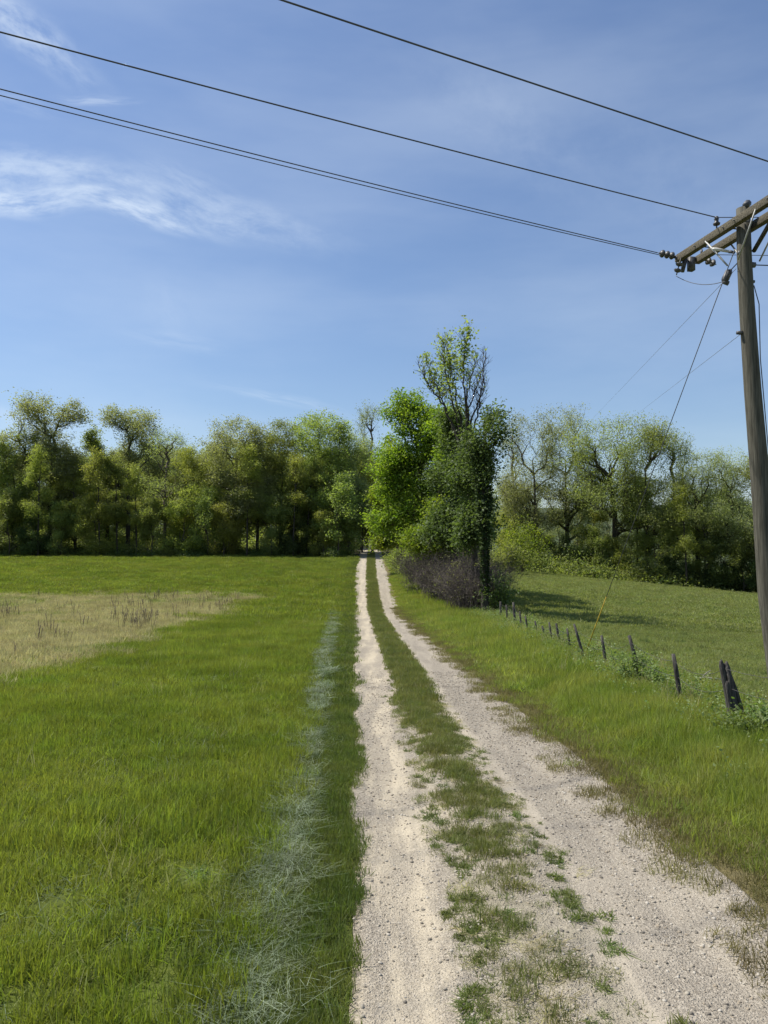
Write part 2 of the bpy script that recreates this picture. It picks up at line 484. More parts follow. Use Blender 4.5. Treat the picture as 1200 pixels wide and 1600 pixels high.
def scatter(name, pts, templates, smin, smax, label, tilt=0.12, sz=None, rz=None):
    coll = bpy.data.collections.new(name + '_kinds')
    for i, me in enumerate(templates):
        o = bpy.data.objects.new('%s_kind_%02d' % (name, i), me); coll.objects.link(o)
    me = bpy.data.meshes.new(name)
    n = len(pts)
    me.vertices.add(n); me.vertices.foreach_set('co', np.asarray(pts, np.float32).ravel())
    s = rs.uniform(smin, smax, n)
    scl = np.stack([s, s, s if sz is None else s * sz], 1)
    rot = np.stack([rs.normal(0, tilt, n), rs.normal(0, tilt, n), rs.uniform(0, 2 * np.pi, n) if rz is None else rz], 1)
    a = me.attributes.new('idx', 'INT', 'POINT'); a.data.foreach_set('value', rs.randint(0, len(templates), n).astype(np.int32))
    a = me.attributes.new('rot', 'FLOAT_VECTOR', 'POINT'); a.data.foreach_set('vector', rot.astype(np.float32).ravel())
    a = me.attributes.new('scl', 'FLOAT_VECTOR', 'POINT'); a.data.foreach_set('vector', scl.astype(np.float32).ravel())
    o = obj(name, me)
    md = o.modifiers.new('scatter', 'NODES'); md.node_group = scatter_tree(coll)
    tag(o, label, kind='stuff')
    return o


def blades(name, n, r, h0, h1, w, mat, lean=.35, curl=.5, seed=0, flat=0.0, segs=2):
    """a tuft of grass blades"""
    g = np.random.RandomState(seed)
    a = g.uniform(0, 2 * np.pi, n); d = r * np.sqrt(g.uniform(0, 1, n))
    bx = np.stack([np.cos(a) * d, np.sin(a) * d, np.zeros(n)], 1)
    h = g.uniform(h0, h1, n)
    la = g.uniform(0, 2 * np.pi, n); dirv = np.stack([np.cos(la), np.sin(la)], 1)
    ln = np.abs(g.normal(0, lean, n)) + flat
    ww = w * g.uniform(.6, 1.3, n)
    fa = g.uniform(0, 2 * np.pi, n); side = np.stack([np.cos(fa), np.sin(fa), np.zeros(n)], 1)
    vs = []
    for s in range(segs + 1):
        t = s / segs
        hor = h * (np.sin(np.minimum(ln, 1.45)) * t + curl * ln * t * t * .6)
        ver = h * (np.cos(np.minimum(ln, 1.45)) * t - curl * ln * t * t * .35)
        c = bx + np.stack([dirv[:, 0] * hor, dirv[:, 1] * hor, np.maximum(ver, .003 * t)], 1)
        if s < segs:
            k_ = (1 - .55 * t)
            vs += [c - side * (ww * k_)[:, None] / 2, c + side * (ww * k_)[:, None] / 2]
        else:
            vs += [c]
    m = len(vs); V_ = np.stack(vs, 1).reshape(-1, 3)
    b = (np.arange(n) * m)[:, None]
    q = [b + np.array([[2 * s, 2 * s + 1, 2 * s + 3, 2 * s + 2]]) for s in range(segs - 1)]
    t = b + np.array([[2 * segs - 2, 2 * segs - 1, 2 * segs]])
    return mesh_np(name, V_, ([np.concatenate(q)] if q else []) + [t], mat)


def leaves_v(cen, size, g, up=.5, asp=.6):
    """leaf quads at cen (n,3) with size (n,)"""
    n = len(cen)
    nrm = g.normal(0, 1, (n, 3)); nrm[:, 2] = np.abs(nrm[:, 2]) + up; nrm /= np.linalg.norm(nrm, axis=1)[:, None]
    t = np.cross(nrm, g.normal(0, 1, (n, 3))); t /= np.linalg.norm(t, axis=1)[:, None] + 1e-9
    b = np.cross(nrm, t)
    s = np.asarray(size)[:, None]
    v = np.stack([cen - t * s * .5, cen + b * s * asp * .5 - nrm * s * .08, cen + t * s * .5, cen - b * s * asp * .5 - nrm * s * .08], 1).reshape(-1, 3)
    q = (np.arange(n) * 4)[:, None] + np.array([[0, 1, 2, 3]])
    return v, q


def region(n, ymin, ymax, xmin=None, xmax=None, power=1.0, wide=.66):
    """random points within the view cone (a little wider)"""
    t = rs.uniform(0, 1, n)
    yy = (ymin ** (power + 1) + t * (ymax ** (power + 1) - ymin ** (power + 1))) ** (1 / (power + 1)) if power is not None else ymin + t * (ymax - ymin)
    lo = -wide * yy - 2.5 if xmin is None else xmin(yy)
    hi = wide * yy + 2.5 if xmax is None else xmax(yy)
    return lo + (hi - lo) * rs.uniform(0, 1, n), yy


def P(x, y, dz=0.0): return np.stack([x, y, G(x, y) + dz], 1)


STRIP = lambda y: LL(y) - (.48 + .014 * np.minimum(y, 40) + .03 * np.sin(y * .35))      # line of flattened pale grass

kinds_near = [blades('grass_tuft', 70, .13, .08, .20, .0065, M['grass'], .35, .6, 10 + i, segs=3) for i in range(5)]
kinds_mid = [blades('grass_tuft', 200, .30, .09, .19, .0085, M['grass'], .35, .5, 20 + i) for i in range(4)]
kinds_far = [blades('grass_tuft', 240, .75, .12, .22, .020, M['grass'], .4, .5, 30 + i) for i in range(4)]


def field_ok(x, y):
    keep = rs.uniform(0, 1, len(x)) > PATCH(x, y) * 1.02
    st = np.abs(x - STRIP(y)); keep &= ~((st < .12) & (rs.uniform(0, 1, len(x)) < .6))
    return keep & (x < LL(y) - .5 - .15 * vnoise(y, x, .8, 3))


sets = []
for (y0, y1, n, kk, a, b) in [(2.2, 13, 5200, kinds_near, .8, 1.35), (12, 34, 9500, kinds_mid, .8, 1.3), (32, 90, 14000, kinds_far, .8, 1.3)]:
    x, y = region(n, y0, y1, None, lambda q: LL(q) - .4)
    kx = field_ok(x, y) & (y < 87.5)
    x, y = x[kx], y[kx]
    o = scatter('field_grass', P(x, y, -.01), kk, a, b, 'lush knee-low green grass filling the field left of the lane', sz=.42 + .4 * vnoise(x, y, 1.6, 4) + .38 * vnoise(x, y, .5, 44))

kw = [blades('field_weed', 26, .10, .06, .16, .016, M['weed'], .8, .8, 35 + i, flat=.3) for i in range(2)] + [blades('seed_head', 9, .12, .22, .34, .004, M['straw'], .25, .5, 37)] + [blades('dull_tuft', 70, .16, .08, .16, .007, M['grass_centre'], .7, .8, 38, flat=.3)]
x, y = region(2600, 2.5, 60, None, lambda q: LL(q) - .5, power=.6)
kx = field_ok(x, y) & (rs.uniform(0, 1, len(x)) < .25 + .75 * sstep(.45, .75, vnoise(x, y, 1.5, 45)))
scatter('field_weeds', P(x[kx], y[kx]), kw, .7, 1.3, 'broad leaved weeds, dull tufts and seed heads mixed through the field grass')

# darker, finer turf between the flattened line and the left wheel track
k1 = [blades('lane_turf', 90, .12, .03, .10, .0055, M['grass_lane'], .5, .8, 40 + i) for i in range(4)]
k2 = [blades('lane_turf', 130, .30, .05, .12, .012, M['grass_lane'], .5, .8, 50 + i) for i in range(3)]
for (y0, y1, n, kk, pw) in [(2.5, 14, 2600, k1, 0), (13, 88, 4200, k2, 0)]:
    x, y = region(n, y0, y1, lambda q: LL(q) - .95, lambda q: LL(q) + .03, power=pw)
    kx = x < LL(y) - (.02 if y0 < 5 else .20) + .18 * (vnoise(x, y, .35, 9) - .5) + .16 * (vnoise(x * 0, y, 1.7, 2) - .5)
    scatter('lane_turf', P(x[kx], y[kx], -.005), kk, .7, 1.3, 'dark green turf along the left wheel track')

# flattened pale strands
kp = [blades('pale_strand', 40, .17, .06, .17, .0030, M['pale_strand'], .4, .7, 60 + i, flat=1.15, segs=3) for i in range(4)]
kp2 = [blades('pale_strand', 70, .16, .08, .18, .007, M['pale_strand'], .3, .3, 65 + i, flat=1.0) for i in range(3)]
x, y = region(2500, 2.5, 14, lambda q: STRIP(q) - .42, lambda q: STRIP(q) + .42, power=0)
w = np.exp(-((x - STRIP(y)) / (.095 + .08 * sstep(9, 3, y))) ** 2)
kx = rs.uniform(0, 1, len(x)) < w * (.45 + .55 * sstep(.3, .8, vnoise(x, y, .5, 8))) * (1 - .5 * sstep(7, 4, y))
scatter('flattened_grass', P(x[kx], y[kx], .055), kp, .7, 1.2, 'pale flattened grass strands in a line beside the lane', tilt=.15)
x, y = region(1300, 12, 40, lambda q: STRIP(q) - .3, lambda q: STRIP(q) + .3, power=0)
kx = rs.uniform(0, 1, len(x)) < np.exp(-((x - STRIP(y)) / .11) ** 2) * (.6 + .4 * vnoise(x, y, 1.2, 8)) * (1 - sstep(32, 40, y))
scatter('flattened_grass', P(x[kx], y[kx], .10), kp2, .7, 1.1, 'pale flattened grass strands in a line beside the lane', tilt=.15)
# loose pale blades lying in the near field
x, y = region(560, 2.5, 16, lambda q: -.62 * q, lambda q: LL(q) - .5)
kx = rs.uniform(0, 1, len(x)) < .15 + .85 * sstep(.5, .75, vnoise(x, y, 1.1, 12)) * sstep(7.5, 4.5, y)
kq = [blades('pale_strand', 14, .18, .08, .20, .0032, M['pale_strand'], .4, .5, 70 + i, flat=.7, segs=3) for i in range(3)]
scatter('loose_pale_grass', P(x[kx], y[kx], .06), kq, .7, 1.2, 'scattered pale dry blades among the green field grass')

# dry weedy patch in the field
ks = [blades('dry_grass', 110, .35, .06, .22, .014, M['straw'], .7, .8, 80 + i) for i in range(4)]
x, y = region(14000, 13, 51, None, lambda q: -6.2 + 0 * q)
pt = PATCH(x, y); kx = (rs.uniform(0, 1, len(x)) < pt * (.25 + .75 * sstep(.25, .6, .6 * vnoise(x, y, 5, 11) + .4 * vnoise(x, y, 1.3, 12))))
scatter('dry_grass', P(x[kx], y[kx]), ks, .7, 1.3, 'straw coloured dry grass patch in the left field')
kg = [blades('patch_grass', 100, .35, .06, .16, .014, M['grass_pasture'], .6, .8, 85 + i) for i in range(3)]
x, y = region(9000, 13, 51, None, lambda q: -6.2 + 0 * q)
kx = (rs.uniform(0, 1, len(x)) < PATCH(x, y) * (1 - .8 * sstep(.25, .6, .6 * vnoise(x, y, 5, 11) + .4 * vnoise(x, y, 1.3, 12))))
scatter('patch_grass', P(x[kx], y[kx]), kg, .7, 1.2, 'dull green grass growing through the dry patch')
def stalk_mesh(i):
    g = np.random.RandomState(90 + i); b = MB()
    for j in range(4):
        a = g.uniform(-.25, .25, 2); h = g.uniform(.3, .75); c0 = g.uniform(-.12, .12, 2)
        b.tube([(c0[0], c0[1], 0), (c0[0] + a[0] * h * .5, c0[1] + a[1] * h * .5, h * .55), (c0[0] + a[0] * h, c0[1] + a[1] * h, h)], [.007, .006, .010], 4)
    return b.mesh('stalk', M['stalk'])
x, y = region(1500, 15, 50, None, lambda q: -6.5 + 0 * q)
kx = (PATCH(x, y) > .6) & (rs.uniform(0, 1, len(x)) < .06 + .94 * sstep(.6, .8, vnoise(x, y, 2.4, 14)) * sstep(-21, -13, x)) & (rs.uniform(0, 1, len(x)) < .8)
scatter('dead_stalks', P(x[kx], y[kx]), [stalk_mesh(i) for i in range(4)], .6, 1.1, 'dark dead weed stalks standing in the dry patch', tilt=.05)

# grass on the raised middle of the lane
kc = [blades('middle_grass', 60, .09, .03, .13, .005, M['grass_centre'], .4, .6, 100 + i, segs=3) for i in range(5)] + [blades('thatch', 40, .10, .03, .09, .005, M['straw'], .6, .8, 108, flat=.8), blades('thatch', 50, .10, .03, .08, .005, M['grass_brown'], .6, .8, 109, flat=.5)]
kc2 = [blades('middle_grass', 120, .22, .05, .14, .011, M['grass_centre'], .45, .6, 110 + i) for i in range(3)]
x, y = region(5200, 3.0, 14, lambda q: LR(q) - .1, lambda q: RL(q) + .1, power=0)
cx = LR(y) * .58 + RL(y) * .42
t = (x - cx) / (RL(y) - LR(y))
core = np.exp(-(t / (.10 + .030 * np.minimum(y, 14))) ** 2)
dens = core * (.18 + .72 * sstep(.35, .68, vnoise(x, y, .3, 77))) + .6 * sstep(.52, .72, vnoise(x, y, .22, 21)) * np.exp(-(t / .55) ** 4)
dens *= .40 + .60 * sstep(3.8, 9, y)
kx = rs.uniform(0, 1, len(x)) < dens
scatter('middle_grass', np.stack([x[kx], y[kx], lane_z(x[kx], y[kx]) - .005], 1), kc, .6, 1.25, 'sparse olive grass on the hump between the wheel tracks', sz=(.3 + .5 * core[kx]))
x, y = region(3600, 13, 95, lambda q: LR(q) + .13, lambda q: RL(q) - .12, power=0)
kx = rs.uniform(0, 1, len(x)) < (.55 + .45 * vnoise(x, y, .6, 5))
scatter('middle_grass', np.stack([x[kx], y[kx], lane_z(x[kx], y[kx]) - .005], 1), kc2, .6, 1.1, 'sparse olive grass on the hump between the wheel tracks')

kr = [blades('rosette', 60, .045, .015, .05, .007, M['grass_lane'], .9, .9, 115 + i, flat=.3) for i in range(4)]
y = 3 + 13 * rs.uniform(0, 1, 520); sd = rs.uniform(0, 1, 520) < .6
x = np.where(sd, LR(y) + rs.normal(.10, .09, 520), RL(y) - rs.normal(.10, .10, 520))
kx = rs.uniform(0, 1, 520) < .35 + .65 * sstep(.4, .7, vnoise(x, y, .5, 55))
scatter('lane_rosettes', np.stack([x[kx], y[kx], lane_z(x[kx], y[kx])], 1), kr, .5, 1.5, 'tiny dark green rosettes rooted along the edges of the wheel tracks')

# right verge: brown by the gravel, then tall green
kv = [blades('verge_grass', 80, .14, .10, .30, .007, M['grass_verge'], .35, .6, 120 + i, segs=3) for i in range(4)]
kv2 = [blades('verge_grass', 130, .32, .12, .30, .013, M['grass_verge'], .35, .6, 130 + i) for i in range(3)]
kb = [blades('verge_brown', 60, .12, .02, .09, .006, M['grass_brown'], .6, .8, 140 + i) for i in range(4)]
kb2 = [blades('verge_short', 80, .12, .03, .12, .006, M['grass_verge'], .5, .8, 145 + i) for i in range(3)]
for (y0, y1, n, kk, pw) in [(3, 15, 5200, kv, 0), (14, 90, 6500, kv2, 0)]:
    x, y = region(n, y0, y1, lambda q: RR(q) + .35, lambda q: 5.8 + 0 * q, power=pw)
    e = x - RR(y); kx = rs.uniform(0, 1, len(x)) < sstep(.35, 1.5 if y0 < 10 else .7, e)
    kx &= ~((x > 5.0) & (rs.uniform(0, 1, len(x)) < .5))
    scatter('verge_grass', P(x[kx], y[kx], -.01), kk, .7, 1.25, 'tall fresh green grass on the bank right of the lane', sz=(.35 + .65 * sstep(.4, 1.5, e[kx])))
x, y = region(9500, 3, 40, lambda q: RR(q) - .35, lambda q: RR(q) + 1.3, power=0)
e = x - RR(y); kx = rs.uniform(0, 1, len(x)) < sstep(-.4, .4, e + .5 * (vnoise(x, y, .5, 31) - .5)) * (1 - .6 * sstep(.8, 1.3, e))
scatter('verge_brown_grass', P(x[kx], y[kx], -.003), kb, .7, 1.4, 'short reddish brown grass along the right gravel edge')
x, y = region(6500, 3, 60, lambda q: RR(q) - .05, lambda q: RR(q) + 1.3, power=0)
e = x - RR(y); kx = rs.uniform(0, 1, len(x)) < sstep(-.05, .8, e + .6 * (vnoise(x, y, .5, 31) - .5))
scatter('verge_short_grass', P(x[kx], y[kx], -.003), kb2, .7, 1.4, 'short green grass between the brown edge and the bank')

# pasture
kpa = [blades('pasture_grass', 110, .30, .03, .10, .012, M['grass_pasture'], .6, .8, 150 + i) for i in range(4)]
kpf = [blades('pasture_grass', 150, .8, .05, .12, .03, M['grass_pasture'], .6, .8, 160 + i) for i in range(4)]
for (y0, y1, n, kk) in [(5, 34, 11000, kpa), (32, 100, 15000, kpf)]:
    x, y = region(n, y0, y1, lambda q: 5.3 + 0 * q, None)
    kx = (y + .22 * (x - 15) < 96) & (x > 5.2)
    scatter('pasture_grass', P(x[kx], y[kx], -.01), kk, .7, 1.3, 'short grazed grass of the pasture beyond the fence')
kt = [blades('rank_tuft', 120, .22, .10, .22, .012, M['leaf_dark'], .5, .6, 170 + i) for i in range(3)]
x, y = region(460, 12, 90, lambda q: 6 + 0 * q, None)
kx = (y + .22 * (x - 15) < 94)
scatter('rank_tufts', P(x[kx], y[kx]), kt, .5, 1.2, 'darker rank tufts dotted over the pasture')


# ------------------------------------------------------------------ loose stones on the lane
def stone_mesh(i):
    g = np.random.RandomState(200 + i)
    p = (1 + 5 ** .5) / 2
    v = np.array([(-1, p, 0), (1, p, 0), (-1, -p, 0), (1, -p, 0), (0, -1, p), (0, 1, p), (0, -1, -p), (0, 1, -p), (p, 0, -1), (p, 0, 1), (-p, 0, -1), (-p, 0, 1)], float) / 1.9
    v *= g.uniform(.7, 1.2, (12, 1)); v *= np.array([1, g.uniform(.6, .9), g.uniform(.4, .65)])
    f = [(0, 11, 5), (0, 5, 1), (0, 1, 7), (0, 7, 10), (0, 10, 11), (1, 5, 9), (5, 11, 4), (11, 10, 2), (10, 7, 6), (7, 1, 8), (3, 9, 4), (3, 4, 2), (3, 2, 6), (3, 6, 8), (3, 8, 9), (4, 9, 5), (2, 4, 11), (6, 2, 10), (8, 6, 7), (9, 8, 1)]
    cols = [(.36, .32, .25), (.28, .245, .19), (.17, .15, .12), (.44, .40, .33), (.31, .26, .19)]
    m = M.setdefault('stone%d' % (i % 5), plain_mat('stone', tuple(np.array(cols[i % 5]) * .8), cols[i % 5], 12, .9))
    return mesh_np('stone', v, [f], m)
stones = [stone_mesh(i) for i in range(10)]
x, y = region(90000, 2.8, 17, lambda q: LL(q) - .02, lambda q: RR(q) + .15, power=.3)
pr = np.where(x > (LR(y) + RL(y)) / 2, .9, .5) * (.4 + .6 * vnoise(x, y, .4, 33)) * (1 - .75 * np.exp(-((x - RL(y) - .05) / .15) ** 2))
kx = rs.uniform(0, 1, len(x)) < pr
sizes = .0035 + .016 * rs.uniform(0, 1, kx.sum()) ** 6
o = scatter('loose_gravel', np.stack([x[kx], y[kx], lane_z(x[kx], y[kx]) + .001], 1), stones, 1, 1, 'loose grey and cream stones on the wheel tracks', tilt=.3)
o.data.attributes['scl'].data.foreach_set('vector', np.repeat(sizes, 3).astype(np.float32))


# ------------------------------------------------------------------ trees
def in_lobes(lobes, n, g, shell=.35):
    """points inside the union of ellipsoid lobes (cx,cy,cz,rx,ry,rz,weight)"""
    lobes = [(l[0] + l[3] * o_[0], l[1] + l[4] * o_[1], l[2] + l[5] * o_[2], l[3] * o_[3], l[4] * o_[3], l[5] * o_[3], l[6] * o_[3]) for l in lobes for o_ in [(*(g.normal(0, .33, 3)), g.uniform(.42, .8)) for _ in range(4)]]
    w = np.array([l[6] for l in lobes], float); w /= w.sum()
    ch = g.choice(len(lobes), n, p=w); L = np.array(lobes)[ch]
    d = g.normal(0, 1, (n, 3)); d /= np.linalg.norm(d, axis=1)[:, None]
    r = g.uniform(shell, 1, n) ** .6 * np.where(g.uniform(0, 1, n) < .13, g.uniform(1, 1.4, n), 1)
    return L[:, :3] + d * r[:, None] * L[:, 3:6]


def branch_tree(g, trunk, tips, crown_base, r_base, seg=.7, tipr=.012, power=2.3, bark='bark', rise=.6):
    """grow limbs from the trunk polyline to the tips; returns the trunk mesh"""
    trunk = np.asarray(trunk, float)
    # resample trunk
    tl = []
    for i in range(len(trunk) - 1):
        m = max(1, int(np.linalg.norm(trunk[i + 1] - trunk[i]) / seg))
        for j in range(m): tl.append(trunk[i] + (trunk[i + 1] - trunk[i]) * j / m)
    tl.append(trunk[-1]); tl = np.array(tl)
    P_ = [p for p in tl]; par = [-1] + list(range(len(tl) - 1)); plen = list(np.concatenate([[0], np.cumsum(np.linalg.norm(np.diff(tl, axis=0), axis=1))]))
    ntr = len(tl)
    dist = np.array([np.min(np.linalg.norm(tl[tl[:, 2] >= crown_base * .95] - t, axis=1)) if (tl[:, 2] >= crown_base * .95).any() else np.linalg.norm(tl[-1] - t) for t in tips])
    arr = np.zeros((len(tips) * 14 + ntr + 5000, 3)); arr[:ntr] = tl; n = ntr
    pl = np.zeros(len(arr)); pl[:ntr] = plen
    for ti in np.argsort(dist):
        t = tips[ti]
        d = t - arr[:n]; dl = np.linalg.norm(d, axis=1)
        cost = dl + .34 * pl[:n] + rise * np.maximum(0, arr[:n, 2] - t[2] + .35 * np.linalg.norm(d[:, :2], axis=1)) + 1000 * (arr[:n, 2] < crown_base)
        j = int(np.argmin(cost)); L = dl[j]
        if L < .15: continue
        m = max(1, int(L / seg)); prev = j
        side = g.normal(0, 1, 3) * .045 * L
        for q in range(1, m + 1):
            f = q / m
            p = arr[j] + (t - arr[j]) * f + side * math.sin(math.pi * f) + np.array([0, 0, .10 * L * math.sin(math.pi * f)])
            if q < m: p = p + g.normal(0, .035 * seg, 3)
            if n >= len(arr): break
            arr[n] = p; par.append(prev); pl[n] = pl[prev] + L / m; prev = n; n += 1
    arr = arr[:n]; par = np.array(par[:n])
    r = np.zeros(n)
    ch = np.bincount(par[par >= 0], minlength=n)
    for i in range(n - 1, -1, -1):
        if ch[i] == 0: r[i] = tipr ** power
        if par[i] >= 0: r[par[i]] += r[i]
    r = r ** (1 / power)
    r *= 1.0
    r[:ntr] = np.maximum(r[:ntr] * .6, 0)
    base_r = r[0]; sc = r_base / base_r
    r = np.where(r > tipr * 2, tipr * 2 + (r - tipr * 2) * sc, r)
    zt = tl[:, 2]
    r[:ntr] = r[:ntr] * .35 + .65 * r_base * (1 - .72 * zt / zt.max()); r[0] *= 1.25
    # frusta for every link
    i = np.where(par >= 0)[0]; a, b = arr[par[i]], arr[i]; ra, rb = r[par[i]], r[i]
    ra = np.where((par[i] < ntr) & (i >= ntr), rb * 1.25, ra)
    mb = MB()
    tr = MB()
    tr.tube(tl, r[:ntr], 9, True, .06, g)
    v_t = np.concatenate(tr.v); q_t = np.concatenate(tr.q); t_t = np.concatenate(tr.t)
    sel = i >= ntr
    a, b, ra, rb = a[sel], b[sel], ra[sel], rb[sel]
    big = ra > .05
    V_, Q_, base_i = [v_t], [q_t], len(v_t)
    for mask, ns in ((big, 6), (~big, 3)):
        if not mask.any(): continue
        aa, bb, r1, r2 = a[mask], b[mask], ra[mask], rb[mask]
        d = bb - aa; d /= np.linalg.norm(d, axis=1)[:, None] + 1e-9
        ref = np.where(np.abs(d[:, 2:3]) < .9, np.array([[0, 0, 1.0]]), np.array([[1.0, 0, 0]]))
        s = np.cross(d, ref); s /= np.linalg.norm(s, axis=1)[:, None]; u = np.cross(s, d)
        an = np.arange(ns) / ns * 2 * np.pi
        ring = lambda c, rr: c[:, None] + rr[:, None, None] * (np.cos(an)[None, :, None] * s[:, None] + np.sin(an)[None, :, None] * u[:, None])
        aa2 = aa - d * (r1 * .5)[:, None]
        vv = np.concatenate([ring(aa2, r1), ring(bb, r2)], 1).reshape(-1, 3)
        j = np.arange(ns); f = np.stack([j, (j + 1) % ns, (j + 1) % ns + ns, j + ns], 1)
        Q_.append((np.arange(len(aa)) * 2 * ns)[:, None, None] + f[None] + base_i) if False else Q_.append(((np.arange(len(aa)) * 2 * ns)[:, None, None] + f[None]).reshape(-1, 4) + base_i)
        V_.append(vv); base_i += len(vv)
    me = mesh_np('trunk', np.concatenate(V_), [np.concatenate(Q_), t_t], M[bark], True)
    return me, arr, r


def make_crown(g, tips, per, sig, size, mat, up=.5, extra=None, squash=.8, asp=.6):
    """leaf clusters round the twig ends"""
    cnt = np.maximum(1, (per * g.uniform(.3, 1.7, len(tips))).astype(int))
    c = np.repeat(tips, cnt, 0) + g.normal(0, 1, (cnt.sum(), 3)) * np.array([sig, sig, sig * squash])
    s = size * g.uniform(.6, 1.35, len(c))
    v, q = leaves_v(c, s, g, up, asp)
    return mesh_np('crown', v, [q], M[mat])


def lobes_round(g, H, cb, R, nl=9, lean=(0, 0)):
    """an uneven crown made of several masses between heights cb and H"""
    out = []
    out.append((lean[0], lean[1], H - (H - cb) * .25, R * .55, R * .55, (H - cb) * .25, 1.2))
    for i in range(nl):
        a = g.uniform(0, 2 * np.pi); f = g.uniform(0, 1)
        z = cb + (H - cb) * (.12 + .7 * f)
        rr = R * (.75 - .35 * abs(f - .35)) * g.uniform(.6, 1)
        s = R * g.uniform(.28, .48)
        out.append((lean[0] * f + math.cos(a) * rr * .85, lean[1] * f + math.sin(a) * rr * .85, z, s, s, s * g.uniform(.6, .95), s))
    return out


TEMPL = {}
def template(name, seed, H, cb, R, ntips, per, sig, size, mat, bark='bark', rb=.22, nl=9, trunk_h=.72, shell=.35, rise=.6, wob=.13, inner=0, fork=False, leafy=1.0):
    g = np.random.RandomState(seed)
    th = H * trunk_h
    zz = np.linspace(0, th, 6)
    tr = np.stack([np.cumsum(g.normal(0, wob, 6)) * zz / th, np.cumsum(g.normal(0, wob, 6)) * zz / th, zz], 1)
    lob = lobes_round(g, H, cb, R, nl, (tr[-1, 0], tr[-1, 1]))
    tips = in_lobes(lob, ntips, g, shell)
    tips = tips[tips[:, 2] > cb * .75]
    top = np.percentile(tips[:, 2], 97); tips = tips[tips[:, 2] < top * 1.02]; tips[:, 2] = np.where(tips[:, 2] > H * .6, H * .6 + (tips[:, 2] - H * .6) * (H * .4) / (top - H * .6), tips[:, 2])
    tm, arr, r = branch_tree(g, tr, tips, cb * .7, rb, bark=bark, rise=rise)
    lt = tips[g.uniform(0, 1, len(tips)) < leafy]
    if inner:
        thin = arr[(r < .05) & (arr[:, 2] > cb)]
        lt = np.concatenate([lt, thin[g.randint(0, len(thin), inner)]])
    cm = make_crown(g, lt, per, sig, size, mat)
    TEMPL[name] = (tm, cm, H)


template('dense_a', 1, 17, 2.0, 5.6, 560, 58, .42, .185, 'leaf_mid', 'bark_dark', rb=.28, inner=260, nl=14)
template('dense_b', 2, 17, 1.6, 5.0, 540, 58, .40, .185, 'leaf_yellow', 'bark_dark', rb=.25, inner=260, nl=15)
template('dense_c', 3, 16, 3.4, 6.2, 600, 56, .42, .18, 'leaf_pale', 'bark_dark', rb=.42, inner=200, nl=16, rise=.9)
template('dense_d', 14, 17, 2.4, 5.6, 540, 58, .42, .185, 'leaf_yellow', 'bark_dark', rb=.25, inner=240, nl=15)
template('pale_d', 4, 18, 4.0, 5.0, 560, 54, .40, .18, 'leaf_pale', 'bark_dark', rb=.30, inner=150, nl=15, rise=.9)
template('airy_a', 5, 18, 4.5, 5.8, 760, 42, .44, .16, 'leaf_pale', 'bark_dark', rb=.34, inner=60, nl=16, rise=1.1)
template('airy_b', 6, 18, 5.0, 7.0, 900, 40, .44, .16, 'leaf_olive', 'bark_dark', rb=.46, inner=60, nl=20, rise=1.1)
template('airy_c', 7, 16, 4.0, 5.0, 600, 42, .44, .16, 'leaf_olive', 'bark_dark', rb=.28, inner=60, nl=15, rise=1.1)
template('slim_a', 8, 15, 2.0, 2.7, 320, 46, .30, .19, 'leaf_mid', 'bark_dark', rb=.16, trunk_h=.88, nl=11)
template('slim_b', 9, 14, 3.5, 2.6, 260, 38, .32, .18, 'leaf_yellow', 'bark_dark', rb=.15, trunk_h=.88, nl=10)
template('bare_a', 10, 16, 5.0, 4.0, 420, 20, .34, .14, 'leaf_olive', 'bark', rb=.22, rise=1.2, leafy=.75)
template('low_a', 11, 9, .6, 3.6, 360, 44, .32, .20, 'leaf_mid', 'bark', rb=.10, nl=12, trunk_h=.6)
template('low_b', 12, 8, .5, 3.6, 360, 44, .32, .20, 'leaf_yellow', 'bark', rb=.10, nl=12, trunk_h=.6)
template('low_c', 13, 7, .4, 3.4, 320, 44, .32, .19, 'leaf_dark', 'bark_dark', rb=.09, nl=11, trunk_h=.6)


def plant(kind, px, y, top_py, label, width=None, name='tree', rz=None, group=None, cat='tree', h=None):
    tm, cm, H0 = TEMPL[kind]
    b = base(px, y)
    if h is None: h = ray(px, top_py, y)[2] - b[2]
    s = h / H0
    sx = s if width is None else s * width
    r = empty(name, b - np.array([0, 0, .12]), rs.uniform(0, 6.28) if rz is None else rz)
    r.scale = (sx, sx, s)
    obj('trunk', tm, r); obj('crown', cm, r)
    tag(r, label, cat, group)
    return r


